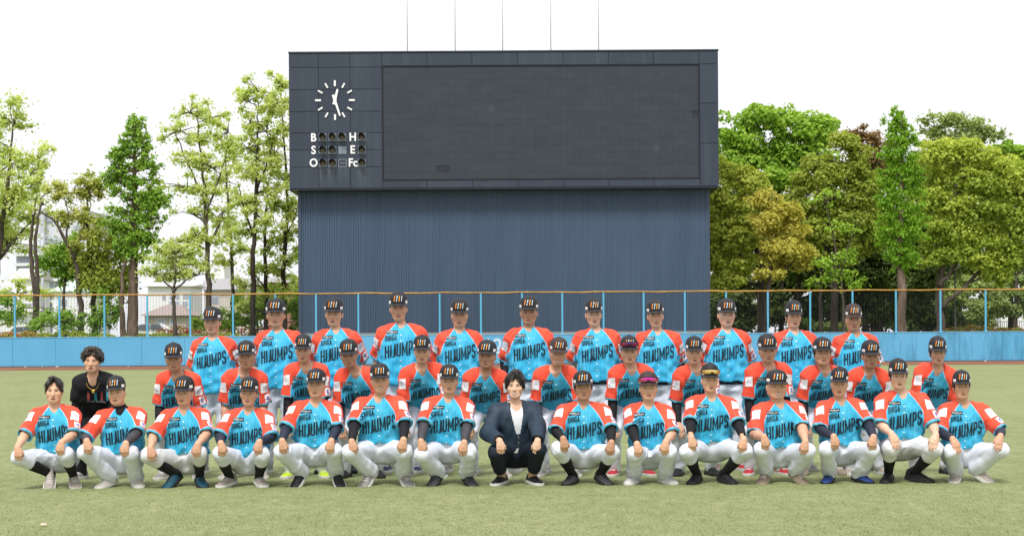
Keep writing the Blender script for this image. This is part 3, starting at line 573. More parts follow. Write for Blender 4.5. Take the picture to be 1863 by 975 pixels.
hedge('green ground hedge left of the metasequoia trunk', 145, 235, 102.5, 1.66, 'olive', 1300, 0, seed=6)

# ------------------------------------------------------------------ buildings, cars, lamp behind the trees
bw = plain('facade_white', (.80, .80, .82), .7, .04, .4); bgm = plain('window_glass', (.36, .40, .47), .15, .15, .6, .6); bgr = plain('facade_grey', (.50, .51, .57), .7, .05, .4); rail = plain('balcony_rail', (.70, .71, .74), .6)
def boxm(lo, hi): return MB().box(lo, hi)
ap = thing('apartment_block', 'tall pale apartment block with balconies behind the left trees', 'building', (*at(105, 600, 300)[:2], 1.1)); D = 300; mm = D/F_PX; A0 = at(105, 600, D)
def bx3(name, px0, px1, py0, py1, y0, y1, mat, par, D_, org):
    a, b = at(px0, py1, D_), at(px1, py0, D_)
    return boxm((a[0]-org[0], y0, a[2]-org[2]), (b[0]-org[0], y1, b[2]-org[2])).build(name, mat, par)
org = np.array((A0[0], D, 1.1))
bx3('wall', 76, 165, 388, 616, 0, 14, plain('facade_pale', (.60, .61, .66), .7, .04, .4), ap, D, org); bx3('wall', 26, 76, 446, 616, 1.5, 12, bgr, ap, D, org); bx3('stair_tower', 76, 84, 380, 616, -1.2, 0, bgr, ap, D, org)
bx3('roof_parapet', 76, 165, 384, 389, -.3, 14.3, bgr, ap, D, org); bx3('penthouse', 78, 96, 396, 404, -.25, -.02, bgm, ap, D, org)
for k, y in enumerate(range(452, 606, 18)):
    bx3('balcony', 24, 78, y+8, y+14, .2, 1.5, rail, ap, D, org)
    for x in (30, 42, 56, 68): bx3('window', x-4, x+4, y-2, y+8, 1.40, 1.52, bgm, ap, D, org)
for k, y in enumerate(range(440, 606, 20)):
    bx3('balcony', 86, 120, y+6, y+12, -1.3, 0, rail, ap, D, org)
    for x in (92, 106): bx3('window', x-4, x+5, y-6, y+6, -.06, .05, bgm, ap, D, org)
    bx3('window', 138, 146, y-4, y+4, -.06, .05, bgm, ap, D, org)
bx3('balcony', 80, 104, 437, 446, -.5, 0, plain('shade_grey', (.22, .24, .28)), ap, D, org)
for y in (410,): bx3('window', 134, 150, y, y+10, -.06, .05, bgm, ap, D, org)
roofs = {'brown': plain('roof_brown', (.34, .28, .255), .8, .15, 2), 'grey': plain('roof_grey', (.34, .33, .34), .8, .1, 2), 'green': plain('roof_mint', (.50, .62, .56), .7, .06, 1), 'pale': plain('roof_pale', (.55, .52, .50), .7, .06, 1), 'brick': plain('brick_red', (.36, .16, .12), .8, .2, 6)}
def house(label, px0, px1, py_eave, py_ridge, d, wall_, roof_, wins, base=618, hip=True, dep=8):
    a, b = at(px0, base, d), at(px1, py_eave, d); r = at((px0+px1)/2, py_ridge, d); x0, x1, ze, zr = a[0], b[0], b[2], r[2]; xm = (x0+x1)/2
    root = thing('house', label, 'building', (xm, d, a[2]))
    boxm((x0-xm, 0, 0), (x1-xm, dep, ze-a[2])).build('wall', wall_, root)
    e = .5; h = ze-a[2]+.01; m = MB(); ins = (x1-x0)*.32 if hip else 0
    m.add([(x0-xm-e, -e, h), (x1-xm+e, -e, h), (x1-xm+e, dep+e, h), (x0-xm-e, dep+e, h), (x0-xm-e*(not hip)+ins, dep/2, zr-a[2]), (x1-xm+e*(not hip)-ins, dep/2, zr-a[2])], [(0, 1, 5, 4), (2, 3, 4, 5), (3, 2, 1, 0)], [(1, 2, 5), (3, 0, 4)])
    m.build('roof', roofs[roof_], root)
    for (wx0, wx1, wy0, wy1) in wins:
        p, q = at(wx0, wy1, d), at(wx1, wy0, d); f = boxm((p[0]-xm-.06, -.05, p[2]-a[2]-.06), (q[0]-xm+.06, -.003, q[2]-a[2]+.06)).build('window', rail, root)
        boxm((p[0]-xm, -.07, p[2]-a[2]), (q[0]-xm, -.055, q[2]-a[2])).build('pane', bgm, f)
    return root
house('white two storey house with dark windows behind the small umbrella shaped tree', 270, 345, 521, 516, 200, bw, 'pale', [(296, 301, 535, 545), (309, 326, 533, 543), (333, 344, 533, 543), (308, 326, 548, 556), (332, 342, 548, 556)], hip=False)
house('low house with brown hipped roof behind the parked white car', 264, 338, 574, 553, 165, plain('facade_tan', (.50, .45, .40), .8), 'brown', [(285, 300, 580, 592), (310, 322, 580, 592)])
house('house with grey gabled roof seen between the thin trunks', 372, 452, 527, 505, 210, plain('facade_cream', (.62, .57, .52), .8), 'grey', [(384, 398, 540, 552), (420, 440, 540, 552)], hip=False)
house('pale house with mint green roof in front of the apartment block', 96, 165, 530, 508, 230, bw, 'green', [(110, 122, 545, 556), (140, 152, 545, 556)], hip=True)
house('white gabled house at the far left behind the fence', 28, 62, 508, 486, 240, bw, 'pale', [(38, 46, 552, 560), (50, 58, 552, 560)], hip=False)
house('white flat tower house far behind the forked tree', 386, 408, 474, 470, 290, bw, 'pale', [(390, 396, 488, 492)], hip=False)
house('red brick house beside the tower behind thin trunks', 488, 528, 514, 502, 190, roofs['brick'], 'grey', [(496, 504, 525, 535), (512, 520, 525, 535)], hip=False)
house('small white house at the right edge behind the garden', 1822, 1900, 530, 522, 190, bw, 'pale', [(1835, 1845, 540, 550), (1855, 1862, 540, 550)], hip=False)
house('long white building behind the left hedge', 0, 60, 568, 560, 215, bw, 'pale', [(28, 38, 574, 586), (40, 50, 574, 586)], hip=False)
def car(label, px, d, col, rz, group='parked cars behind the fence'):
    c = at(px, 600, d); root = thing('parked_car', label, 'car', (c[0], d, 1.15), rz, group); paint = plain('car_paint_' + col, {'white': (.80, .80, .82), 'silver': (.55, .56, .58)}[col], .25, .03, 2, .6)
    pr = [(-2.15, .45), (-2.12, .85), (-1.95, .98), (-1.2, 1.02), (-.55, 1.46), (.75, 1.50), (1.55, 1.05), (2.05, .95), (2.15, .65), (2.12, .35), (-2.1, .35)]; n = len(pr); V = []
    for y, k in ((-.78, .97), (-.84, 1), (.84, 1), (.78, .97)): V += [(x*k, y*(1 if z < 1.06 else .82), z if k == 1 else .35+(z-.35)*.98) for x, z in pr]
    Q = [(r*n+i, r*n+(i+1) % n, (r+1)*n+(i+1) % n, (r+1)*n+i) for r in range(3) for i in range(n)]; V = np.vstack([V, [(0, -.72, .8), (0, .72, .8)]]); T = [((i+1) % n, i, 4*n) for i in range(n)]+[(3*n+i, 3*n+(i+1) % n, 4*n+1) for i in range(n)]
    link('body', mesh_np('car_body', V, Q, T, paint), root); gl = plain('car_glass', (.04, .05, .06), .1, .1, 2, .7)
    for lo, hi in (((-1.0, -.845, 1.04), (.02, -.70, 1.40)), ((.10, -.845, 1.04), (1.15, -.70, 1.42))):
        s = np.array([(lo[0]+(.18 if lo[0] < 0 else 0), hi[2]), (hi[0]-(.35 if hi[0] > .5 else 0), hi[2]), (hi[0], lo[2]), (lo[0], lo[2])]); m = MB(); m.add([(x, -.86 if z < 1.2 else -.715, z) for x, z in s]+[(x, -.6, z) for x, z in s], [(0, 3, 2, 1), (0, 1, 5, 4), (1, 2, 6, 5), (2, 3, 7, 6), (3, 0, 4, 7)]); m.build('window', gl, root)
    for x in (-1.35, 1.3):
        m = MB(); th = np.linspace(0, 2*np.pi, 17)[:-1]; V = np.vstack([np.c_[.33*np.cos(th), np.full(16, y), .33*np.sin(th)+.33] for y in (-.87, -.65)]+[[(0, -.87, .33)]]); m.add(V, [(i, i+16, (i+1) % 16+16, (i+1) % 16) for i in range(16)], [(i, (i+1) % 16, 32) for i in range(16)])
        w_ = m.build('wheel', BLK, root, False, Matrix.Translation((x, 0, 0))); m = MB(); m.add(np.vstack([np.c_[.2*np.cos(th), np.full(16, -.876), .2*np.sin(th)+.33], [(0, -.89, .33)]]), [], [(i, (i+1) % 16, 16) for i in range(16)]); m.build('rim', rail, w_)
    boxm((2.02, -.72, .68), (2.17, -.42, .82)).build('headlight', rail, root); boxm((-2.17, -.72, .72), (-2.05, -.45, .88)).build('tail_light', plain('tail_red', (.35, .02, .02)), root)
BLK = plain('tyre_black', (.015, .015, .016), .8)
car('white sedan parked behind the fence left of the small umbrella shaped tree', 275, 148, 'white', 0)
car('white car mostly hidden behind the leftmost standing player', 405, 155, 'white', 0)
car('white car beyond the hedge at the far left', 45, 170, 'white', 0)
lp = thing('park_lamp', 'round globe park lamp on a pole among the camphor branches', 'street lamp', (at(1738, 600, 111.5)[0], 111.5, 1.36)); z1 = at(1738, 492, 111.5)[2]-1.36
m = MB(); m.tube([(0, 0, 0), (0, 0, z1)], .05, 8); m.build('pole', plain('lamp_pole', (.12, .12, .12)), lp); m = MB(); t = np.linspace(-1.5, 1.5, 7); m.tube(np.c_[np.zeros(7), np.zeros(7), z1+.26+.26*np.sin(t)], .26*np.cos(t)+.004, 12); m.build('globe', plain('globe_glass', (.34, .36, .36), .2, .03), lp, True)
st = thing('park_railing', 'dark low railing along the hedge at the far right', 'fence', (at(1790, 600, 121)[0], 121, 1.36)); 
for k in range(46): link('bar', (pbar := boxm((-.012, -.012, 0), (.012, .012, .85)).mesh('bar', BLK)) if k == 0 else pbar, st, Matrix.Translation((-3+k*.14, 0, 0)))
for z in (.12, .85): boxm((-3.1, -.02, z), (3.4, .02, z+.04)).build('rail', BLK, st)
ut = thing('utility_pole', 'grey concrete utility pole in front of the apartment block', 'pole', (at(78, 600, 200)[0], 200, 1.1)); m = MB(); m.tube([(0, 0, 0), (0, 0, at(78, 425, 200)[2]-1.1)], [.17, .12], 8); m.build('shaft', bgr, ut, True)
for z in (430, 440): boxm((-.9, -.05, at(78, z, 200)[2]-1.1), (.9, .05, at(78, z, 200)[2]-1.0)).build('crossarm', bgr, ut)
# small pale litter
sp = at(77, 957, 14.0); d_ = F_PX*CAM_H/(957-HOR-5.3); sx_ = gx_ = (77-CX)/F_PX*d_
m = MB(); th = np.linspace(0, 2*np.pi, 9)[:-1]; m.add(np.vstack([np.c_[.026*np.cos(th), .018*np.sin(th), np.full(8, .012)], np.c_[.018*np.cos(th), .012*np.sin(th), .024+.004*np.sin(3*th)], [(0, 0, .026)]]), [(i, (i+1) % 8, (i+1) % 8+8, i+8) for i in range(8)], [(8+i, 8+(i+1) % 8, 16) for i in range(8)])
tag(m.build('pebble', plain('pale_stone', (.62, .50, .42), .8), None, False, Matrix.Translation((sx_, d_, .0))), 'small pale stone lying alone on the turf at the lower left', 'stone')
r_ = np.random.default_rng(5)
m = MB()
for k in range(60):
    x, y, s_ = r_.uniform(-28, 28), DW - r_.uniform(.15, .9), r_.uniform(.03, .09); m.box((x, y, .004), (x+s_*1.5, y+s_, .004+s_*.6))
tag(m.build('wall_foot_debris', plain('debris', (.55, .54, .52), .8)), 'pale bits of debris along the foot of the blue wall', 'debris', kind='stuff')
# ------------------------------------------------------------------ signed distance bodies -> meshes (surface nets on a sparse grid)
class RC:                                          # tapered limb
    def __init__(s, a, b, ra, rb, k=.03): s.a, s.b = np.asarray(a, np.float32), np.asarray(b, np.float32); s.ra, s.rb, s.k = ra, rb, k
    def __call__(s, P):
        d = s.b - s.a; L = float(d @ d) + 1e-9
        t = np.clip(((P - s.a) @ d) / L, 0, 1)
        q = P - s.a - t[..., None] * d
        return np.sqrt(np.einsum('...i,...i', q, q)) - (s.ra + (s.rb - s.ra) * t)
class ELL:
    def __init__(s, c, r, k=.03, R=None): s.c = np.asarray(c, np.float32); s.r = np.asarray(r, np.float32); s.k = k; s.R = None if R is None else np.asarray(R, np.float32)
    def __call__(s, P):
        q = P - s.c
        if s.R is not None: q = q @ s.R            # columns of R are the ellipsoid's axes
        a = np.sqrt(((q / s.r) ** 2).sum(-1)); b = np.sqrt(((q / (s.r ** 2)) ** 2).sum(-1)) + 1e-6
        return a * (a - 1) / b
class TORSO:                                       # superelliptic sections along the spine; R columns = x, front, up
    def __init__(s, o, R, prof, k=.04, e=2.5):
        s.o, s.R, s.k, s.e = np.asarray(o, np.float32), np.asarray(R, np.float32), k, e
        p = np.asarray(prof, np.float32); s.A, s.W, s.D = p[:, 0], p[:, 1], p[:, 2]; s.F = p[:, 3] if p.shape[1] > 3 else np.zeros(len(p))
    def loc(s, P): return (P - s.o) @ s.R
    def __call__(s, P):
        q = s.loc(P); x, f, a = q[..., 0], q[..., 1], q[..., 2]
        ac = np.clip(a, s.A[0], s.A[-1]); W = np.interp(ac, s.A, s.W); D = np.interp(ac, s.A, s.D); F = np.interp(ac, s.A, s.F)
        r = (np.abs(x / W) ** s.e + np.abs((f - F) / D) ** s.e + 1e-9) ** (1 / s.e)
        d = (r - 1) * np.minimum(W, D)
        e = np.abs(a - ac)
        return np.where(e > 0, np.sqrt(np.maximum(d, 0) ** 2 + e ** 2) + np.minimum(d, 0) * (e <= 0), d).astype(np.float32)
class PLANE:
    def __init__(s, o, n, k=.006): s.o = np.asarray(o, np.float32); n = np.asarray(n, np.float32); s.n = n / np.linalg.norm(n); s.k = k
    def __call__(s, P): return (P - s.o) @ s.n
class CUT:                                         # intersection of parts: max
    def __init__(s, *ps, k=.02): s.ps = ps; s.k = k
    def __call__(s, P):
        d = s.ps[0](P)
        for p in s.ps[1:]: d = np.maximum(d, p(P))
        return d

def smin(a, b, k):
    h = np.maximum(k - np.abs(a - b), 0) / k
    return np.minimum(a, b) - h * h * k * .25

CORN = [(i, j, k) for i in (0, 1) for j in (0, 1) for k in (0, 1)]
EDG = [(a, b) for a in range(8) for b in range(a+1, 8) if sum(abs(CORN[a][i]-CORN[b][i]) for i in range(3)) == 1]
def sdf_mesh(add, sub, lo, hi, h, noise=None):
    B = 4; lo = np.asarray(lo, float); hi = np.asarray(hi, float)
    nb = np.ceil((hi - lo) / (h * B)).astype(int)
    ii = np.stack(np.meshgrid(*[np.arange(n) for n in nb], indexing='ij'), -1).reshape(-1, 3)
    cc = (lo + (ii * B + (B - 1) / 2) * h).astype(np.float32)
    R = h * B * .866 * 1.3
    dc = [p(cc) for p in add]; dm = dc[0].copy()
    for p, d in zip(add[1:], dc[1:]): dm = smin(dm, d, p.k)
    sc_ = [p(cc) for p in sub]
    for p, d in zip(sub, sc_): dm = -smin(-dm, d, p.k)
    keep = np.abs(dm) < R + .012
    kc, base, dk = cc[keep], ii[keep], dm[keep]
    off = np.stack(np.meshgrid(*[np.arange(B)] * 3, indexing='ij'), -1).reshape(-1, 3)
    P = ((base[:, None] * B + off[None]) * h + lo).astype(np.float32)
    D = np.full(P.shape[:2], 5.0, np.float32)
    for p, d in zip(add, dc):
        m = d[keep] < dk + 2.4 * R + p.k + .02
        if m.any(): D[m] = smin(D[m], p(P[m]), p.k)
    for p, d in zip(sub, sc_):
        m = -d[keep] > dk - 2.4 * R - p.k - .02
        if m.any(): D[m] = -smin(-D[m], p(P[m]), p.k)
    if noise is not None: D += noise(P)
    full = np.where(dm > 0, 1.0, -1.0).astype(np.float32).reshape(*nb, 1, 1, 1)
    full = np.broadcast_to(full, (*nb, B, B, B)).copy()
    full[base[:, 0], base[:, 1], base[:, 2]] = D.reshape(-1, B, B, B)
    G = full.transpose(0, 3, 1, 4, 2, 5).reshape(nb * B)
    S = G < 0
    N = np.array(G.shape)
    cnt = sum(S[i:N[0]-1+i, j:N[1]-1+j, k:N[2]-1+k].astype(np.int8) for i, j, k in CORN)
    act = np.argwhere((cnt > 0) & (cnt < 8))
    idx = np.full(N - 1, -1, np.int64); idx[act[:, 0], act[:, 1], act[:, 2]] = np.arange(len(act))
    vals = np.stack([G[act[:, 0]+i, act[:, 1]+j, act[:, 2]+k] for i, j, k in CORN], 1)
    acc = np.zeros((len(act), 3)); n = np.zeros(len(act)); cn = np.array(CORN, float)
    for a, b in EDG:
        va, vb = vals[:, a], vals[:, b]; m = (va < 0) != (vb < 0)
        t = np.where(m, va / np.where(m, va - vb, 1), 0)
        acc += m[:, None] * (cn[a] + t[:, None] * (cn[b] - cn[a])); n += m
    V = (act + acc / n[:, None]) * h + lo
    Q = []
    for ax in range(3):
        o1, o2 = [(1, 2), (2, 0), (0, 1)][ax]
        sl0 = [slice(None)] * 3; sl1 = [slice(None)] * 3; sl0[ax] = slice(0, -1); sl1[ax] = slice(1, None)
        a, b = S[tuple(sl0)], S[tuple(sl1)]
        e = np.argwhere(a != b); flip = a[e[:, 0], e[:, 1], e[:, 2]]
        ok = (e[:, o1] > 0) & (e[:, o2] > 0) & (e[:, o1] < N[o1]-1) & (e[:, o2] < N[o2]-1); e, flip = e[ok], flip[ok]
        def c(d1, d2):
            x = e.copy(); x[:, o1] -= d1; x[:, o2] -= d2; return idx[x[:, 0], x[:, 1], x[:, 2]]
        q = np.stack([c(1, 1), c(0, 1), c(0, 0), c(1, 0)], 1)
        q[~flip] = q[~flip][:, ::-1]; Q.append(q)
    return V, np.vstack(Q)

def drop_hidden(V, Q, hid, g):
    """coarsen the vertices under clothing so that the body stays one mesh at little cost"""
    key = np.floor(V / g).astype(np.int64); code = key[:, 0] * 1000003 + key[:, 1] * 1009 + key[:, 2]
    code = np.where(hid, code, 10**12 + np.arange(len(V)))
    u, inv, cnt = np.unique(code, return_inverse=True, return_counts=True)
    W = np.zeros((len(u), 3)); np.add.at(W, inv, V); W /= cnt[:, None]
    q = inv[Q]
    T = np.vstack([q[:, [0, 1, 2]], q[:, [0, 2, 3]]])
    full = (q[:, 0] != q[:, 1]) & (q[:, 1] != q[:, 2]) & (q[:, 2] != q[:, 3]) & (q[:, 3] != q[:, 0]) & (q[:, 0] != q[:, 2]) & (q[:, 1] != q[:, 3])
    T = np.vstack([q[~full][:, [0, 1, 2]], q[~full][:, [0, 2, 3]]])
    T = T[(T[:, 0] != T[:, 1]) & (T[:, 1] != T[:, 2]) & (T[:, 2] != T[:, 0])]
    T = T[np.unique(np.sort(T, 1), axis=0, return_index=True)[1]] if len(T) else T
    return W, q[full], T

# ------------------------------------------------------------------ materials for people
def skin_mat(name, col):
    N = Nodes(name); p = N.obj(); f = N.noise(p, 9, 3)
    c = N.mix(N.ramp(f, .35, .7, 0, .5), col, (col[0]*.93, col[1]*.80, col[2]*.76))
    N.b.inputs['Subsurface Weight'].default_value = 0.0
    return N.done(c, .48, .35)
SKIN = [skin_mat('skin_' + n, c) for n, c in (('fair', (.72, .455, .325)), ('light', (.68, .405, .27)), ('tan', (.63, .365, .24)), ('brown', (.51, .285, .18)))]
def jersey_mat():
    N = Nodes('jersey_cloth'); t = N.attr('tc').outputs['Vector']
    s = N.node('ShaderNodeSeparateXYZ'); N.l.new(t, s.inputs[0])
    stripe = N.math('LESS_THAN', N.math('PINGPONG', N.math('ADD', s.outputs['X'], .018), .0185), .0016)
    blue = N.mix(N.ramp(N.noise(N.mapping(t, (5, 3, 3)), 1, 2), .35, .65), (.026, .37, .60), (.040, .41, .65))
    blue = N.mix(N.ramp(N.noise(N.mapping(t, (16, 2.2, 3)), 1, 4, .65), .48, .74, 0, .55), blue, (.15, .60, .80))
    blue = N.mix(N.ramp(N.noise(N.mapping(t, (11, 3.0, 3), (3, 5, 1)), 1, 4, .65), .52, .78, 0, .5), blue, (.012, .30, .52))
    blue = N.mix(N.math('MULTIPLY', stripe, .35), blue, (.30, .66, .80))
    plk = N.math('LESS_THAN', N.math('ABSOLUTE', N.math('SUBTRACT', N.math('ABSOLUTE', s.outputs['X']), .016)), .0013)
    blue = N.mix(N.math('MULTIPLY', plk, .45), blue, (.008, .17, .30))
    red = N.mix(N.ramp(N.noise(N.mapping(t, (9, 9, 9)), 1, 3), .35, .65), (.74, .070, .034), (.82, .095, .048))
    sl = N.attr('sl').outputs['Fac']; cf = N.attr('cf').outputs['Fac']
    c = N.mix(N.math('GREATER_THAN', sl, 0.0), blue, red)
    trim = N.math('LESS_THAN', N.math('ABSOLUTE', N.math('SUBTRACT', sl, -.003)), .0042)
    c = N.mix(N.math('MULTIPLY', trim, .8), c, (.34, .62, .74))
    c = N.mix(N.math('LESS_THAN', cf, .021), c, (.10, .42, .58))
    N.bump(N.noise(N.mapping(t, (30, 30, 9)), 1, 3), .25, .006)
    return N.done(c, .68, .22, sheen=.08)
JM = jersey_mat()
WHITEPANT = plain('white_pants', (.70, .725, .80), .9, .05, 14, .10, bump=.5, bscale=24)
GREYPANT = plain('grey_pants', (.57, .595, .67), .9, .05, 14, .10, bump=.5, bscale=24)
SOIL = plain('soiled_pants', (.66, .66, .68), .9, .12, 7, .1, bump=.5, bscale=24)
BLACK = plain('black_cloth', (.012, .012, .015), .75, .3, 20, .25)
NAVY = plain('navy_sleeve', (.020, .025, .045), .6, .2, 20, .3)
CHAR = plain('charcoal_sleeve', (.055, .052, .060), .65, .2, 20, .3)
SLEEVE = {'black': BLACK, 'navy': NAVY, 'gray': CHAR}
INK = plain('print_ink', (.014, .028, .042), .45, .2, 30)
BADGE = plain('badge_black', (.018, .020, .028), .5)
BADGETXT = plain('badge_text', (.62, .64, .66), .5)
PATCH = plain('patch_white', (.80, .79, .80), .55, .05)
PURPLE = plain('patch_purple', (.16, .10, .42), .55)
PFAINT = plain('patch_print', (.55, .58, .68), .55)
BTN = plain('button_white', (.85, .88, .90), .35)
CAPM = plain('cap_cloth', (.020, .020, .024), .62, .2, 30, .35); CAPB = plain('cap_cloth_brown', (.050, .032, .030), .65, .2, 30, .35)
BRIMM = plain('brim_cloth', (.030, .030, .036), .55, .2, 30, .4); BRIMB = plain('brim_cloth_brown', (.062, .043, .040), .6, .2, 30, .35)
STR = [plain('stripe_orange', (.75, .22, .02), .5), plain('stripe_pale', (.55, .72, .78), .5), plain('stripe_amber', (.80, .30, .03), .5), plain('stripe_grey', (.55, .66, .72), .5)]
HAIRM = Nodes('hair'); _hp = HAIRM.obj()
_hc = HAIRM.mix(HAIRM.ramp(HAIRM.noise(HAIRM.mapping(_hp, (60, 60, 14)), 1, 3), .35, .7), (.007, .006, .006), (.030, .024, .021))
HAIRM.bump(HAIRM.noise(HAIRM.mapping(_hp, (110, 110, 22)), 1, 3), .6, .006); HAIR = HAIRM.done(_hc, .42, .5)
HAIRBN = plain('hair_brown', (.035, .022, .016), .45, .5, 60, .5, bump=.6, bscale=90)
EYEW = plain('eye_white', (.60, .57, .55), .3); IRIS = plain('iris', (.010, .007, .006), .2); LID = plain('lid_line', (.03, .018, .015), .6)
BROW = plain('brow_hair', (.045, .032, .026), .7); LIP = plain('lip', (.42, .16, .13), .45); MOUTHL = plain('mouth_line', (.14, .04, .035), .6); TEETH = plain('teeth', (.75, .72, .68), .3)
SOLE = plain('sole_white', (.66, .65, .62), .6, .12); SOLEK = plain('sole_black', (.02, .02, .02), .7); SOLEG = plain('sole_tan', (.30, .26, .20), .7)
LACE = plain('lace_pale', (.55, .54, .52), .7); LACEK = plain('lace_dark', (.03, .03, .035), .7)
SHOEC = {'grey': ((.24, .225, .215), SOLE, LACE), 'stone': ((.33, .29, .25), SOLE, LACE), 'beige': ((.46, .42, .38), SOLE, LACE), 'teal': ((.012, .075, .115), SOLEK, LACEK), 'black': ((.014, .014, .017), SOLE, LACEK),
         'jet': ((.011, .011, .013), SOLEK, LACEK), 'dark': ((.050, .050, .056), SOLEK, LACEK), 'white': ((.55, .54, .53), SOLE, LACE), 'tan': ((.27, .20, .15), SOLEG, LACE), 'blue': ((.020, .055, .22), SOLEK, LACEK),
         'red': ((.42, .022, .035), SOLE, LACE), 'lime': ((.45, .62, .03), SOLE, LACE), 'navy': ((.02, .035, .08), SOLE, LACE)}
SHOEM = {k: plain('shoe_' + k, v[0], .6, .18, 25, .35) for k, v in SHOEC.items()}

# ------------------------------------------------------------------ head, hair, cap, face pieces (head space: x right, y front, z up; eyes at z = 0)
def head_prims(jaw=1.0):
    L = [ELL((0, -.012, .038), (.076, .094, .086), .02), ELL((0, .018, -.038), (.066*jaw, .072, .075), .045), RC((-.012, .066, -.094), (.012, .066, -.094), .020, .020, .035)]
    for s in (-1, 1):
        L += [RC((s*.041*jaw, .012, -.060), (s*.027*jaw, .05, -.085), .020, .018, .03), ELL((s*.046, .055, -.024), (.023, .022, .021), .03),
              ELL((s*.0775, -.010, -.012), (.011, .019, .031), .008), RC((s*.010, .098, -.037), (s*.012, .092, -.037), .008, .007, .008)]
    L += [RC((-.034, .077, .021), (.034, .077, .021), .014, .014, .015), RC((0, .090, .004), (0, .108, -.034), .007, .0115, .014), RC((-.017, .083, -.066), (.017, .083, -.066), .009, .009, .012), RC((-.012, .082, -.076), (.012, .082, -.076), .009, .009, .010)]
    S = [ELL((s*.032, .101, .000), (.016, .017, .0085), .010) for s in (-1, 1)]
    return L, S
class XF:                                           # a head-space primitive placed in person space
    def __init__(s, p, M, sc): s.p, s.k = p, p.k * sc; s.o = M[:3, 3].astype(np.float32); s.R = (M[:3, :3] / sc).astype(np.float32); s.sc = sc
    def __call__(s, P): return s.p(((P - s.o) @ s.R) / s.sc) * s.sc
HP, HS = head_prims()
def head_front(x, z):
    x = np.asarray(x, float); z = np.asarray(z, float); y = np.full(x.shape, .16)
    for _ in range(40):
        P = np.stack([x, y, z], -1).astype(np.float32); d = HP[0](P)
        for p in HP[1:]: d = smin(d, p(P), p.k)
        for p in HS: d = -smin(-d, p(P), p.k)
        y = y - d * .8
    return y
def face_sheet(polys, mats, name, lift):
    V, Q, MI = [], [], []
    for pts, mi, lf in polys:                       # pts: rows of (x, z)
        a = np.asarray(pts, float); r, c = a.shape[:2]; k = len(V)
        y = head_front(a[..., 0].ravel(), a[..., 1].ravel()) + lift + lf
        V += list(zip(a[..., 0].ravel(), y, a[..., 1].ravel()))
        for i in range(r-1):
            for j in range(c-1): Q.append((k+i*c+j, k+i*c+j+1, k+(i+1)*c+j+1, k+(i+1)*c+j)); MI.append(mi)
    return mesh_np(name, V, Q, None, mats, True, None, MI)
def rows(xs, top, bot): return [[(x, t) for x, t in zip(xs, top)], [(x, (t+b)/2) for x, t, b in zip(xs, top, bot)], [(x, b) for x, b in zip(xs, bot)]]
def eye_mesh(s, op):
    u = np.linspace(-1, 1, 7); xs = s*.032 + .0145*u; a = (1-u*u)
    top = .0005 + op*a + .0015*u*s; bot = -.0015 - op*.55*a + .0015*u*s
    ui = np.linspace(-1, 1, 5); xi = s*.0315 + .0055*ui
    return face_sheet([(rows(xs, top, bot), 0, 0.0), (rows(xi, np.full(5, op*.92), np.full(5, -op*.62)), 1, .0012), (rows(xs, top+.0030, top-.0005), 2, .0022)], [EYEW, IRIS, LID], 'eye', .0010)
def brow_mesh(s):
    u = np.linspace(-1, 1, 7); xs = s*(.034 + .0175*u); z = .0205 + .0035*(1-(u-.3)**2)
    return face_sheet([(rows(xs, z+.0024*(1-.4*u), z-.0016*(1-.5*u)), 0, 0)], [BROW], 'eyebrow', .0016)
def mouth_mesh(kind):
    u = np.linspace(-1, 1, 9); a = 1-u*u
    if kind == 'smile':
        xs = .029*u; up = .007*u*u
        return face_sheet([(rows(xs, -.062+up+.003*a, -.0665+up), 0, 0), (rows(xs*.94, -.0655+up*.95, -.0655-.009*a+up*.95), 1, .0006), (rows(xs, -.0655-.0085*a+up, -.069-.013*a+up), 0, 0)], [LIP, TEETH], 'mouth', .0012)
    w = .0235; dn = {'flat': 0.0, 'frown': -.003, 'soft': .003}[kind]
    xs = w*u; c = dn*u*u
    return face_sheet([(rows(xs, -.0625+.0035*a+c-.002*np.exp(-(u/.2)**2), -.0695+c), 0, 0), (rows(xs, -.069+c, -.0718+c), 1, .0008), (rows(xs*.9, -.0714+c, -.0725-.0085*a+c), 0, 0)], [LIP, MOUTHL], 'mouth', .0012)
EYES = {(s, o): eye_mesh(s, o) for s in (-1, 1) for o in (.0030, .0042, .0052)}
BROWS = {s: brow_mesh(s) for s in (-1, 1)}
MOUTHS = {k: mouth_mesh(k) for k in ('smile', 'flat', 'frown', 'soft')}

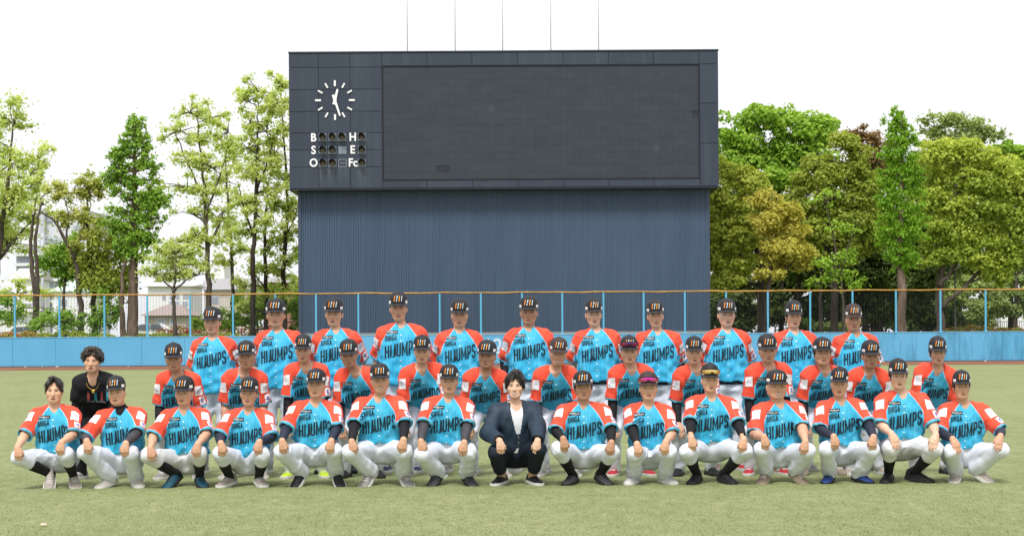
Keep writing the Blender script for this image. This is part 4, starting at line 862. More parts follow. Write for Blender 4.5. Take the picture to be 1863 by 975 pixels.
def cap_meshes(cm, bm):
    nr, nt = 8, 28; th = np.arange(nt)*2*np.pi/nt; V = []; Q = []
    z0, z1 = .047, .166
    for i in range(nr):
        u = i/(nr-1)*.985; r = (1-u**2.7)**(1/2.5); z = z0+(z1-z0)*u
        fr = .006*np.maximum(np.sin(th), 0)*u
        V.append(np.c_[.0925*r*np.cos(th)*(1+.004*np.cos(6*th)), -.008+(np.where(np.sin(th) > 0, .108, .102))*r*np.sin(th)+fr, np.full(nt, z) + (.004*np.sin(th) if i == 0 else 0)])
    V = np.vstack(V + [[(0, -.006, z1+.001)]])
    Q = [(i*nt+j, i*nt+(j+1) % nt, (i+1)*nt+(j+1) % nt, (i+1)*nt+j) for i in range(nr-1) for j in range(nt)]
    T = [((nr-1)*nt+j, (nr-1)*nt+(j+1) % nt, nr*nt) for j in range(nt)]
    crown = mesh_np('cap', V, Q, T, cm, True)
    ph = np.radians(np.linspace(-68, 68, 15)); V = []; 
    for lay, dzz in ((0, 0.0), (1, -.0045)):
        for k in range(5):
            u = k/4
            rr = np.stack([.0935*np.sin(ph), -.008+.108*np.cos(ph)], -1)
            ext = .072*u*np.cos(ph*.98)**.7
            x = rr[:, 0]*(1+.10*u*np.cos(ph)); y = rr[:, 1] + ext
            z = .0505 - .011*u*np.cos(ph)**.5 - (.017*np.sin(ph)**2)*(.35+.65*u) + dzz
            V.append(np.c_[x, y, z])
    n = 15; Q = []
    for lay in (0, 1):
        for k in range(4):
            for j in range(n-1):
                f = (lay*5*n+k*n+j, lay*5*n+k*n+j+1, lay*5*n+(k+1)*n+j+1, lay*5*n+(k+1)*n+j); Q.append(f[::-1] if lay == 0 else f)
    Q += [(4*n+j+1, 4*n+j, 9*n+j, 9*n+j+1) for j in range(n-1)]
    brim = mesh_np('brim', np.vstack(V), Q, None, bm, True)
    btn = MB(); btn.tube([(0, -.006, .164), (0, -.006, .172)], [.008, .005], 8)
    return crown, brim, btn.mesh('cap_button', cm, True)
CAPS = {'black': cap_meshes(CAPM, BRIMM), 'brown': cap_meshes(CAPB, BRIMB)}
def cap_y(x, z):
    u = (z-.047)/.119; r = (1-np.clip(u, 0, .985)**2.7)**(1/2.5); q = np.clip(1-(x/(.0925*r))**2, 0, 1)**.5
    return -.008+.108*r*q+.006*u*q
def cap_bar(x0, z0, x1, z1, w, mat, name='logo_bar', lift=.0022):
    x0, x1 = -x0, -x1                               # head space x runs to the wearer's right
    t = np.linspace(0, 1, 6); xs = x0+(x1-x0)*t; zs = z0+(z1-z0)*t; V = []
    for k in (-1, 0, 1): V.append(np.c_[xs+k*w/2, cap_y(xs+k*w/2, zs)+lift, zs])
    Q = [(k*6+i, (k+1)*6+i, (k+1)*6+i+1, k*6+i+1)[::-1] for k in range(2) for i in range(5)]
    return mesh_np(name, np.vstack(V), Q, None, mat, True)
BARS = [cap_bar(-.040, .073, -.031, .126, .0085, STR[0]), cap_bar(-.0175, .073, -.0125, .095, .0080, STR[1]), cap_bar(-.0115, .102, -.006, .126, .0080, STR[1]), cap_bar(.009, .073, .016, .126, .0085, STR[2]), cap_bar(.032, .073, .038, .126, .0070, STR[3])]
def side_badge(s):
    th = np.radians(np.linspace(18, 42, 5)); zs = np.linspace(.052, .078, 4); V = []
    for z in zs:
        u = (z-.047)/.119; r = (1-u**2.7)**(1/2.5)+.022; V.append(np.c_[s*.0925*r*np.cos(th), -.008+.108*r*np.sin(th), np.full(5, z)])
    Q = [(i*5+j, i*5+j+1, (i+1)*5+j+1, (i+1)*5+j) for i in range(3) for j in range(4)]
    if s < 0: Q = [q[::-1] for q in Q]
    return mesh_np('side_badge', np.vstack(V), Q, None, PATCH, True)
SBADGE = {s: side_badge(s) for s in (-1, 1)}
def glasses_mesh(cols):
    N = Nodes('mirror_lens'); p = N.obj(); s = N.node('ShaderNodeSeparateXYZ'); N.l.new(p, s.inputs[0])
    c = N.mix(N.ramp(s.outputs['Z'], .062, .106), cols[0], cols[1]); c = N.mix(N.ramp(N.math('ABSOLUTE', s.outputs['X']), .02, .085), c, cols[2])
    lm = N.done(c, .12, .6, metal=.55)
    th = np.radians(np.linspace(28, 152, 19)); V = []
    nose = .017*np.exp(-((th-np.pi/2)/.16)**2)
    for k in range(4):
        u = k/3; zb = .064+nose-.004*np.cos(th)**2; zt = .106-.012*np.abs(np.cos(th))**2
        z = zb+(zt-zb)*u; V.append(np.c_[.108*np.cos(th), -.004+.125*np.sin(th)+.004*np.sin(np.pi*u), z])
    n = 19; Q = [(k*n+j+1, k*n+j, (k+1)*n+j, (k+1)*n+j+1) for k in range(3) for j in range(n-1)]
    lens = mesh_np('lens', np.vstack(V), Q, None, lm, True)
    fm = MB(); top = V[3]; fm.tube(top + np.array((0, .001, .001)), .0032, 5); fm.tube([top[0], (.100, .0, .085), (.094, -.05, .08)], .003, 5); fm.tube([top[-1], (-.100, .0, .085), (-.094, -.05, .08)], .003, 5)
    return fm.mesh('sunglasses', BLACK, True), lens
GLASS = {'pink': glasses_mesh(((.55, .08, .25), (.75, .02, .45), (.45, .10, .10))), 'gold': glasses_mesh(((.75, .50, .16), (.85, .62, .25), (.55, .33, .10))), 'dark': glasses_mesh(((.25, .02, .10), (.04, .03, .16), (.35, .04, .05)))}

def strand(P, f=55, a=.003):
    return (a*(np.sin(P[..., 0]*f*2+3*np.sin(P[..., 1]*31)+P[..., 2]*14)+.6*np.sin(P[..., 1]*f*1.7+P[..., 0]*29+P[..., 2]*11))).astype(np.float32)
def hair_mesh(kind):
    sh = ELL((0, -.016, .034), (.0835, .101, .092), .01); lo, hi = (-.13, -.16, -.14), (.13, .16, .18); nz = lambda P: strand(P)
    if kind == 'short':
        A = [CUT(sh, PLANE((0, .020, 0), (0, 1, .25)), PLANE((0, -.0, -.055), (0, .35, -1)), PLANE((0, 0, .10), (0, 0, 1)))]; S = [ELL((s*.085, -.006, -.022), (.02, .017, .026), .006) for s in (-1, 1)]
        nz = lambda P: strand(P, 60, .0015)
    elif kind == 'long':
        A = [CUT(ELL((0, -.018, .025), (.090, .104, .098), .01), PLANE((0, .034, 0), (0, 1, .25)), PLANE((0, 0, -.068), (0, .2, -1)), PLANE((0, 0, .10), (0, 0, 1)))]; S = [ELL((s*.094, .012, -.040), (.02, .03, .018), .01) for s in (-1, 1)]
        nz = lambda P: strand(P, 60, .003)
    elif kind == 'parted':      # centre-parted, short, falls aside over the forehead corners
        A = [CUT(ELL((0, -.012, .040), (.0835, .102, .094), .02), PLANE((0, -.02, -.035), (0, .55, -1)))]
        for s in (-1, 1): A += [RC((s*.010, .072, .120), (s*.062, .074, .062), .026, .016, .02), RC((s*.062, .070, .068), (s*.082, .030, .004), .018, .009, .02)]
        S = [ELL((0, .112, .016), (.064, .066, .070), .012), ELL((0, .10, .090), (.014, .040, .034), .01)]
    elif kind == 'swept':       # thick side-swept hair with fringe to the temples
        A = [CUT(ELL((0, -.010, .048), (.092, .108, .104), .02), PLANE((0, -.02, -.04), (0, .55, -1)))]
        A += [RC((-.018, .075, .135), (-.070, .070, .060), .030, .018, .02), RC((-.015, .078, .132), (.072, .070, .070), .034, .020, .02), RC((.070, .068, .078), (.090, .035, -.006), .020, .010, .02), RC((-.070, .062, .070), (-.088, .03, .0), .018, .009, .02)]
        S = [ELL((.008, .112, .010), (.060, .064, .074), .012)]
    else:                       # tousled, parted near the middle, flaring at the ears
        A = [CUT(ELL((0, -.010, .046), (.089, .106, .100), .02), PLANE((0, -.02, -.035), (0, .55, -1)))]; r = np.random.default_rng(3)
        for s in (-1, 1):
            A += [RC((s*.020, .070, .128), (s*.074, .078, .066), .030, .014, .018), RC((s*.070, .055, .085), (s*.104, .036, .020), .024, .008, .015), RC((s*.078, .0, .075), (s*.112, .004, .022), .030, .010, .015), RC((s*.075, -.05, .07), (s*.098, -.05, .0), .03, .012, .015)]
        for i in range(9):
            t = r.uniform(0, 2*np.pi); d_ = np.array((np.cos(t)*.55, np.sin(t)*.6, .8)); a_ = np.array((0, -.01, .046)) + d_*.095; A.append(RC(a_, a_ + np.array((np.sign(d_[0])*.03, .0, -.006)), .016, .006, .012))
        S = [ELL((0, .116, .000), (.064, .062, .070), .012)]
    V, Q = sdf_mesh(A, S, lo, hi, .0075, nz)
    if kind in ('parted', 'swept', 'tousled', 'long'):      # locks lying over the shell and breaking its outline
        r = np.random.default_rng(11); n = {'long': 250, 'parted': 420, 'swept': 700, 'tousled': 800}[kind]
        c0 = np.array((0, -.012, .03)); B_ = V[r.integers(0, len(V), n)]; nr = B_ - c0; nr /= np.linalg.norm(nr, axis=1)[:, None]
        flow = np.stack([np.sign(B_[:, 0] + (.012 if kind == 'swept' else 0))*.7 + r.normal(0, .25, n), np.where(B_[:, 1] > .02, .25, -.6) + r.normal(0, .25, n), np.full(n, -.9) + r.normal(0, .3, n)], 1)
        if kind == 'tousled': flow += r.normal(0, .28, (n, 3))
        flow -= nr*(flow*nr).sum(1)[:, None]; flow /= np.linalg.norm(flow, axis=1)[:, None]
        L = r.uniform(.022, .052, n)[:, None]; sd = np.cross(nr, flow); w_ = r.uniform(.0025, .0055, n)[:, None]; lf = r.uniform(.001, .004 if kind != 'tousled' else .006, n)[:, None]
        ok = ~((B_[:, 1] > .06) & (B_[:, 2] < .075) & (np.abs(B_[:, 0]) < .055))
        a = B_ - nr*.004; b = B_ + flow*L*.5 + nr*lf; c = B_ + flow*L + nr*(lf*.5 - .002)
        SV = np.stack([a-sd*w_, a+sd*w_, b-sd*w_, b+sd*w_, c], 1)[ok]; k = len(SV)
        o_ = (np.arange(k)*5 + len(V))[:, None]; SQ_ = o_ + np.array([[0, 1, 3, 2]]); ST = o_ + np.array([[2, 3, 4]])
        return mesh_np('hair', np.vstack([V, SV.reshape(-1, 3)]), np.vstack([Q, SQ_]), ST, HAIRBN if kind == 'tousled' else HAIR, True)
    return mesh_np('hair', V, Q, None, HAIR, True)
HAIRS = {k: hair_mesh(k) for k in ('short', 'long', 'parted', 'swept', 'tousled')}

# ------------------------------------------------------------------ shoes (ankle above the origin, toe towards -y)
def shoe_meshes():
    S = [(-.088, .020, .045), (-.078, .034, .088), (-.045, .037, .104), (-.01, .0385, .104), (.03, .041, .090), (.075, .0455, .067), (.12, .048, .054), (.16, .044, .045), (.185, .034, .037), (.200, .016, .026)]
    n = 12; V = []; 
    for y, w, h in S:
        t = np.linspace(0, np.pi, n); V.append(np.c_[w*np.cos(t)*(1-.12*np.sin(t)), np.full(n, -y), .018+(h-.018)*np.sin(t)**.8])
    Q = [(i*n+j, (i+1)*n+j, (i+1)*n+j+1, i*n+j+1) for i in range(len(S)-1) for j in range(n-1)]
    V = np.vstack(V + [[(0, .09, .03), (0, -.202, .022)]]); T = [(j+1, j, len(V)-2) if 0 else (j, j+1, len(V)-2) for j in range(n-1)]+[((len(S)-1)*n+j+1, (len(S)-1)*n+j, len(V)-1) for j in range(n-1)]
    up = (V, Q, T)
    ys = np.linspace(0, 2*np.pi, 25)[:-1]
    ox = np.interp(np.linspace(0, 1, 24), [0, 1], [0, 1])
    left = [(-w-.004, -y) for y, w, h in S]; right = [(w+.004, -y) for y, w, h in S[::-1]]; o = np.array(left+right); m = len(o)
    VS = np.vstack([np.c_[o, np.full(m, .0)], np.c_[o*(1.02, 1.01), np.full(m, .014)], np.c_[o, np.full(m, .027)], [(0, -.05, .027), (0, -.05, 0)]])
    QS = [(r*m+j, (r+1)*m+j, (r+1)*m+(j+1) % m, r*m+(j+1) % m) for r in range(2) for j in range(m)]; TS = [(2*m+(j+1) % m, 2*m+j, 3*m) for j in range(m)]+[(j, (j+1) % m, 3*m+1) for j in range(m)]
    lb = MB()
    for y in (.035, .058, .081, .104):
        h = np.interp(y, [s[0] for s in S], [s[2] for s in S]); t = np.linspace(.30, .70, 6)*np.pi
        w = np.interp(y, [s[0] for s in S], [s[1] for s in S]); a = np.c_[w*np.cos(t)*.95, np.full(6, -y), .018+(h-.018)*np.sin(t)**.8+.003]
        lb.add(np.vstack([a, a+np.array((0, -.008, -.004))]), [(j, j+1, 7+j, 6+j) for j in range(5)])
    return up, (VS, QS, TS), lb
_up, _so, _lb = shoe_meshes()
SHOES = {k: (mesh_np('shoe', *_up, SHOEM[k], True), mesh_np('sole', *_so, SHOEC[k][1], False), _lb.mesh('laces', SHOEC[k][2])) for k in SHOEC}

# ------------------------------------------------------------------ jersey print
def stroke(pts, w):
    p = np.asarray(pts, float); d = np.diff(p, axis=0); d /= np.linalg.norm(d, axis=1)[:, None] + 1e-9; nn = np.c_[-d[:, 1], d[:, 0]]
    m = np.vstack([nn[:1], (nn[:-1]+nn[1:])/2, nn[-1:]]); m /= (m**2).sum(1)[:, None]; m = np.where((np.abs(m) > 2), np.sign(m)*2, m)
    L, R = p+m*w/2, p-m*w/2
    return [(L[i], L[i+1], R[i+1], R[i]) for i in range(len(p)-1)]
def glyph(c, w, h, t):
    q = t/2; x0, x1, y0, y1 = q, w-q, q, h-q; r = min(w, h)*.28
    arc = lambda cx, cy, rx, ry, a0, a1, n=4: [(cx+rx*math.cos(math.radians(a)), cy+ry*math.sin(math.radians(a))) for a in np.linspace(a0, a1, n)]
    if c == 'H': return stroke([(x0, 0), (x0, h)], t)+stroke([(x1, 0), (x1, h)], t)+stroke([(x0, h*.52), (x1, h*.52)], t*.9)
    if c == 'I': return stroke([(w/2, 0), (w/2, h)], t)
    if c == 'J': return stroke([(x1, h)]+[(x1, r+q)]+arc(x1-r, q+r, r, r, 0, -90)+[(0, y0)], t)
    if c == 'U': return stroke([(x0, h)]+arc(x0+r, y0+r, r, r, 180, 270)+arc(x1-r, y0+r, r, r, 270, 360)+[(x1, h)], t)
    if c == 'M': return stroke([(x0, 0), (x0, h)], t)+stroke([(x1, 0), (x1, h)], t)+stroke([(x0, h*.97), (w/2, h*.22), (x1, h*.97)], t*.9)
    if c == 'P': return stroke([(x0, 0), (x0, h)], t)+stroke([(x0, y1)]+arc(x1-r, y1-r, r, r, 90, 0)+arc(x1-r, h*.42+r, r, r, 0, -90)+[(x0, h*.42)], t)
    if c == 'S': return stroke([(x1, h*.74)]+arc(x1-r, y1-r, r, r, 0, 90)+arc(x0+r, y1-r, r, r, 90, 180)+arc(x0+r, h*.52+r*.9, r, r*.9, 180, 250)+arc(x1-r, h*.48-r*.9, r, r*.9, 70, 0)+arc(x1-r, y0+r, r, r, 0, -90)+arc(x0+r, y0+r, r, r, 270, 180)+[(x0, h*.28)], t)
    if c == 'G': return stroke([(x1, h*.74)]+arc(x1-r, y1-r, r, r, 0, 90)+arc(x0+r, y1-r, r, r, 90, 180)+arc(x0+r, y0+r, r, r, 180, 270)+arc(x1-r, y0+r, r, r, 270, 360)+[(x1, h*.45), (w*.5, h*.45)], t)
    if c == 'A': return stroke([(0+q, 0), (w/2, h)], t)+stroke([(w/2, h), (w-q, 0)], t)+stroke([(w*.25, h*.3), (w*.75, h*.3)], t)
    if c == 'R': return glyph('P', w, h, t)+stroke([(w*.45, h*.42), (x1, 0)], t)
    if c == 'Z': return stroke([(0, y1), (x1, y1), (x0, y0), (w, y0)], t)
    if c == 'O': return stroke(arc(w/2, h/2, w/2-q, h/2-q, 0, 360, 10), t)
    return []
def word(s, x, y, widths, h, t, gap, grow=0.0, rise=0.0):
    out = []
    x_ = x
    for i, c in enumerate(s):
        w = widths[i]
        for poly in glyph(c, w, h, t):
            out.append([(px+x_, py*(1+grow*(px+x_-x))+y+rise*(px+x_-x)) for px, py in poly])
        x_ += w+gap
    return out
def quads_grid(polys, step=.016):
    V, Q = [], []
    for a, b, c, d in polys:
        a, b, c, d = map(np.asarray, (a, b, c, d)); nu = max(1, int(np.ceil(np.linalg.norm(b-a)/step))); nv = max(1, int(np.ceil(np.linalg.norm(d-a)/step)))
        k = len(V)
        for i in range(nu+1):
            for j in range(nv+1): V.append((a+(b-a)*i/nu)*(1-j/nv)+(d+(c-d)*i/nu)*(j/nv))
        for i in range(nu):
            for j in range(nv): Q.append((k+i*(nv+1)+j, k+(i+1)*(nv+1)+j, k+(i+1)*(nv+1)+j+1, k+i*(nv+1)+j+1))
    return np.array(V), np.array(Q)
# torso space (x towards the picture's right, a up the spine)
LET = quads_grid(word('HIJUMPS', -.152, .165, [.043, .0145, .030, .041, .056, .038, .040], .120, .0142, .0085, .50, .18)
                 + word('SHIGA', -.150, .335, [.021, .021, .0085, .022, .023], .052, .0075, .004, .1, .12))
BDG = quads_grid([[(-.140, .408), (-.030, .408), (-.030, .438), (-.140, .438)]], .02)
BDT = quads_grid(word('RAZOR', -.132, .4185, [.009]*5, .013, .003, .0025)+[[(-.070, .420), (-.038, .420), (-.038, .425), (-.070, .425)], [(-.108, .4115), (-.062, .4115), (-.062, .4140), (-.108, .4140)]])
MLOGO = [quads_grid([[(x, .235), (x+w, .235), (x+w+.012, .365), (x+.012, .365)]], .03) for x, w in ((-.125, .034), (-.030, .034), (.052, .034), (.135, .030))]
MWORD = quads_grid(word('SHIGA', -.125, .198, [.020, .020, .008, .021, .022], .024, .0052, .003)+word('HIJUMPS', -.008, .198, [.022, .009, .017, .021, .026, .020, .020], .024, .0052, .003))
EMB = quads_grid(stroke([(.016*math.cos(a)+.001, .018*math.sin(a)) for a in np.linspace(.7, 5.6, 9)], .010)+[[(-.004, -.006), (.008, -.006), (.008, .006), (-.004, .006)]])
SQ = quads_grid([[(-.034, -.040), (.034, -.040), (.034, .040), (-.034, .040)]], .014)
LAKE = quads_grid([[(-.044, -.046), (.038, -.058), (.046, .040), (-.036, .058)]], .016)
LAKEP = quads_grid([[(-.022, -.022), (-.010, -.022), (-.002, .024), (-.014, .026)], [(-.006, -.006), (.020, -.004), (.020, .004), (-.006, .003)], [(.002, .012), (.018, .014), (.018, .019), (.002, .018)]])
DISC = np.vstack([[(0, 0)], [(.0062*math.cos(a), .0062*math.sin(a)) for a in np.arange(8)*math.pi/4]])

def ik(S, W, l1, l2, pole):
    d = W - S; L = np.linalg.norm(d)
    if L > (l1 + l2) * .995: W = S + d / L * (l1 + l2) * .995; d = W - S; L = np.linalg.norm(d)
    u = d / L; a = (l1*l1 - l2*l2 + L*L) / (2*L); h = math.sqrt(max(l1*l1 - a*a, 0))
    p = np.asarray(pole, float); p = p - u*(p @ u); p /= np.linalg.norm(p)
    return S + u*a + p*h, W
def unit(v): v = np.asarray(v, float); return v / np.linalg.norm(v)

BODY_PROF = [(-.09, .13, .10), (0, .160, .112), (.12, .142, .100), (.22, .140, .102), (.36, .160, .106), (.43, .150, .089), (.47, .115, .075), (.50, .070, .060)]
def person(o):
    rng = np.random.default_rng(o['seed']); pose = o['pose']; w = o.get('bw', 1.0); tal = 1.0
    lean, roll, yaw = o['lean'], o.get('roll', 0.0), o.get('tyaw', 0.0)
    up = unit((math.sin(roll), -math.sin(lean), math.cos(lean)*math.cos(roll)))
    fr0 = unit((math.sin(yaw), -math.cos(yaw), 0)); xr = unit(np.cross(up, fr0)) * -1 if np.cross(up, fr0)[0] < 0 else unit(np.cross(up, fr0))
    fr = unit(np.cross(up, xr)); fr = fr if fr[1] < 0 or abs(lean) > 1.2 else -fr
    R = np.stack([xr, fr, up], 1); Po = np.array(o['pelvis'], float); T = lambda x, f, a: Po + R @ np.array((x, f, a))
    legs, arms = [], []
    for s in (-1, 1):
        hip = Po + np.array((s*.085, 0, -.03)); kn, an = (np.array(v, float) for v in o['leg'](s))
        legs.append((hip, kn, an))
        S = T(s*o.get('shw', .168)*w, -.005, o.get('sha', .418)); W = np.array(o['hand'](s), float)
        E, W = ik(S, W, .285, .255, o['pole'](s)); arms.append((S, E, W))
    hd = unit(up*o.get('neckmix', .6) + np.array((0, -.10, 1.0)))
    Nb = T(0, -.012, .485); hp = o.get('hpitch', 0) + rng.normal(0, .03); hy = o.get('hyaw', 0) + rng.normal(0, .06); hr = o.get('hroll', 0) + rng.normal(0, .025)
    o['fw'] = o.get('fw', 1.0)*(1 + rng.normal(0, .022)); o['jaw'] = o.get('jaw', 1.0)*(1 + rng.normal(0, .05))
    Hc = Nb + hd*.165*1.0 + np.array((0, -.012, 0)) + np.array((o.get('hx', 0), 0, 0))
    hf = unit((math.sin(hy), -math.cos(hy)*math.cos(hp), -math.sin(hp))); hu = unit(np.array((math.sin(hr), 0, 1.0)) - hf*(hf @ np.array((math.sin(hr), 0, 1.0))))
    hx = np.cross(hf, hu); hs = o.get('hs', 1.0)*1.03
    HM = np.eye(4); HM[:3, 0] = hx*hs*o.get('fw', 1.0); HM[:3, 1] = hf*hs; HM[:3, 2] = hu*hs; HM[:3, 3] = Hc
    HMs = np.eye(4); HMs[:3, 0] = hx*hs; HMs[:3, 1] = hf*hs; HMs[:3, 2] = hu*hs; HMs[:3, 3] = Hc
    root = thing('person', o['label'], 'person', o['loc'], o.get('rz', 0), o['group'], o['scale'])
    # ---- body: one continuous surface
    class HX(XF):
        def __call__(s, P):
            q = ((P - s.o) @ s.R) / s.sc; q = q / np.array((o.get('fw', 1.0), 1, 1), np.float32); return s.p(q) * s.sc
    HA, HSu = head_prims(o.get('jaw', 1.0))
    A = [TORSO(Po, R, [(a, x*w, d) for a, x, d in BODY_PROF], .05)]
    A += [HX(p, HMs, hs) for p in HA]
    for p in A[1:]: p.k = max(p.k, .008)
    nb_ = Hc + np.array((0, 0, 0)) - hf*.018*hs - hu*.055*hs
    A += [RC(Nb - up*.03, nb_, .057*(.8+.2*w)*o.get('jaw', 1.0), .047*o.get('jaw', 1.0), .03)]
    for (hip, kn, an) in legs: A += [RC(hip, kn, .085, .058, .05), RC(kn, an, .054, .036, .03)]
    ar = o.get('armr', 1.0)
    for i, (S, E, W) in enumerate(arms):
        s = (-1, 1)[i]
        A += [RC(S, E, .058, .042*ar, .04), RC(E, E+(W-E)*.35, .042*ar, .041*ar, .02), RC(E+(W-E)*.35, W, .041*ar, .027, .02)]
        d, nn = o['handdir'](s, W, E); d = unit(d); nn = unit(np.asarray(nn) - d*(d @ np.asarray(nn))); l = np.cross(d, nn)
        if l[0]*s < 0: l = -l                       # l points away from the body: little finger side
        curl = o.get('curl', 1.0)
        A += [RC(W - d*.005, W + d*.040, .026, .027, .02), RC(W + d*.03 - l*.022, W + d*.078 - l*.026, .0175, .0155, .015), RC(W + d*.03 + l*.016, W + d*.070 + l*.024, .0175, .0145, .015), RC(W + d*.04, W + d*.078, .018, .0165, .015)]
        for f, (lat, ln) in enumerate(((-.030, .95), (-.0095, 1.05), (.0105, 1.0), (.029, .80))):
            b0 = W + d*(.082 - .004*abs(f-1.3)) + l*lat
            c1, c2 = .55*curl, 1.5*curl
            if o.get('flat'): c1, c2 = .25, .45
            sp = l*(lat*.35 if o.get('flat') else lat*.05)
            m1 = b0 + (unit(d*math.cos(c1) - nn*math.sin(c1) + sp*6))*.040*ln
            m2 = m1 + (unit(d*math.cos(c2) - nn*math.sin(c2) + sp*4))*.036*ln
            A += [RC(b0, m1, .0098, .0090, .005), RC(m1, m2, .0090, .0078, .004)]
        tb = W + d*.022 - l*.024; t1 = tb + unit(d*.8 - l*.55 - nn*.35)*.042; t2 = t1 + unit(d*.9 - l*.10 - nn*.45)*.032
        A += [RC(tb, t1, .0145, .0115, .012), RC(t1, t2, .0110, .0088, .006)]
    SB = [HX(p, HMs, hs) for p in HSu]
    pts = np.vstack([np.vstack(x) for x in legs + arms] + [Hc[None] + .16, Hc[None] - .16, Po[None]])
    lo, hi = pts.min(0) - .16, pts.max(0) + .16
    V, Q = sdf_mesh(A, SB, lo, hi, .0080 if pose == 'squat' else .0092)
    q = (V - Po) @ R
    hid = (q[:, 2] < .44) & ~((q[:, 1] > .03) & (q[:, 2] > .34) & (np.abs(q[:, 0]) < .09))
    for (S, E, W) in arms:
        d = E + (W - E)*(.98 if o.get('sleeve') else .02) - S; t = (V - S) @ d / (d @ d); near = np.linalg.norm(V - S - np.clip(t, 0, 1)[:, None]*d, axis=1) < .16
        fa = (V - E) @ (W - E) / ((W - E) @ (W - E)); dist = np.linalg.norm(V - E - np.clip(fa, 0, 1.5)[:, None]*(W - E), axis=1)
        hid &= ~((dist < .13) & (fa > (.9 if (o.get('sleeve') and o['sleeve'][0 if S is arms[0][0] else 1]) else -.1)))
    hid &= np.linalg.norm(V - Hc, axis=1) > .17
    V2, Q2, T2 = drop_hidden(V, Q, hid, .06)
    body = link('body', mesh_np('body', V2, Q2, T2, SKIN[o['skin']], True), root)
    # ---- face pieces
    HMm = Matrix(HM.tolist())
    FM = Matrix(HMs.tolist()) @ Matrix.Diagonal((o.get('fw', 1.0), 1, 1, 1))
    for s in (-1, 1):
        link('eye', EYES[(s, o.get('eyes', .0042))], body, FM); link('eyebrow', BROWS[s], body, FM)
    link('mouth', MOUTHS[o.get('mouth', 'flat')], body, FM)
    link('hair', HAIRS[o.get('hair', 'short')], root, FM)
    # ---- trousers
    knick = o.get('pants') == 'knicker'; mat = o.get('pmat', WHITEPANT)
    sq = pose == 'squat'
    TA = [TORSO(Po, R if not sq else R, [(-.12, .13*w, .11), (-.02, .172*w, .125), (.06, .170*w, .120), (.10, .165*w, .115)], .06)]
    if sq: TA += [ELL(T(0, -.03, -.06), (.165*w, .15, .125), .06)]
    for i, (hip, kn, an) in enumerate(legs):
        s = (-1, 1)[i]; fat = .94 + .06*w
        if sq:
            TA += [RC(hip, kn, .106*fat, .076*fat, .06)]
            end = an + (kn - an)*(o.get('pend', .70) if knick else .02)
            sh = CUT(RC(kn, end, .080, .074 if knick else .064, .05), k=.04) if True else None
            TA += [RC(kn, end, .070, .068 if knick else .070, .02)]
            if not knick: TA += [RC(an + (kn - an)*.30, an + np.array((0, .008, -.005)), .070, .066, .03)]
        else:
            end = an + (kn - an)*(.66 if knick else .0)
            TA += [RC(hip, kn, .100*fat, .077*fat, .06), RC(kn, end, .075, .070 if knick else .064, .05)]
    ph = rng.uniform(0, 6, 6)
    if sq:
        def tn(P): return (.0022*np.sin(24*P[..., 0]+14*P[..., 2]+ph[0])*np.sin(13*P[..., 1]+ph[1]) + .0030*np.sin(62*P[..., 2]+46*P[..., 1]+22*np.abs(P[..., 0])+ph[2])*np.clip(.5+np.sin(9*P[..., 1]+7*P[..., 0]+ph[4]),0,1) + .0022*np.sin(80*np.abs(P[..., 0])-66*P[..., 2]+ph[3])*np.clip(.4+np.sin(11*P[..., 2]+ph[5]),0,1)).astype(np.float32)
    else:
        def tn(P): return (.005*np.sin(30*P[..., 2]+16*P[..., 0]+ph[0])*np.sin(12*P[..., 0]+9*P[..., 1]+ph[1]) + .003*np.sin(52*P[..., 2]-30*P[..., 0]+ph[2]) + .002*np.sin(90*P[..., 0]+20*P[..., 2]+ph[3])).astype(np.float32)
    SUBT = []
    tn0 = tn
    ends_ = [an + (kn - an)*(o.get('pend', .70) if sq else .66) for hip, kn, an in legs] if knick else []
    def tn(P):
        fade = 1.0
        for e_ in ends_: fade = fade*np.clip((np.linalg.norm(P - e_.astype(np.float32), axis=-1) - .07)/.06, .1, 1)
        g = 1 - np.abs(np.sin(19*P[..., 2] + 15*np.abs(P[..., 0]) + 11*P[..., 1] + 2.5*np.sin(8*P[..., 0] + ph[1]) + ph[0])); h2 = 1 - np.abs(np.sin(23*P[..., 2] - 13*P[..., 0] - 9*P[..., 1] + 2*np.sin(10*P[..., 2] + ph[2]) + ph[3]))
        return (fade*(tn0(P) - .0105*g**3*np.clip(.35 + .8*np.sin(8*P[..., 0] + 6*P[..., 2] + ph[4]), 0, 1) - .0090*h2**3*np.clip(.35 + .8*np.sin(9*P[..., 2] - 7*P[..., 0] + ph[5]), 0, 1))).astype(np.float32)
    V, Q = sdf_mesh(TA, SUBT, lo, hi, .0140 if sq else .0190, tn)
    V[:, 2] = np.maximum(V[:, 2], .035)
    link('trousers', mesh_np('trousers', V, Q, None, mat, True), root)
    if o.get('belt'):
        b = MB(); th = np.linspace(0, 2*np.pi, 33)[:-1]; ca = o['belt']; ring = []
        for a, e in ((ca-.018, .014), (ca-.017, .017), (ca+.017, .017), (ca+.018, .014)):
            ring.append(np.array([T((.172*w+e)*np.sign(math.cos(t))*abs(math.cos(t))**.8, (.124+e)*np.sign(math.sin(t))*abs(math.sin(t))**.8, a) for t in th]))
        b.add(np.vstack(ring), [(r*32+j, r*32+(j+1) % 32, (r+1)*32+(j+1) % 32, (r+1)*32+j) for r in range(3) for j in range(32)])
        b.build('belt', BLACK, root, True)
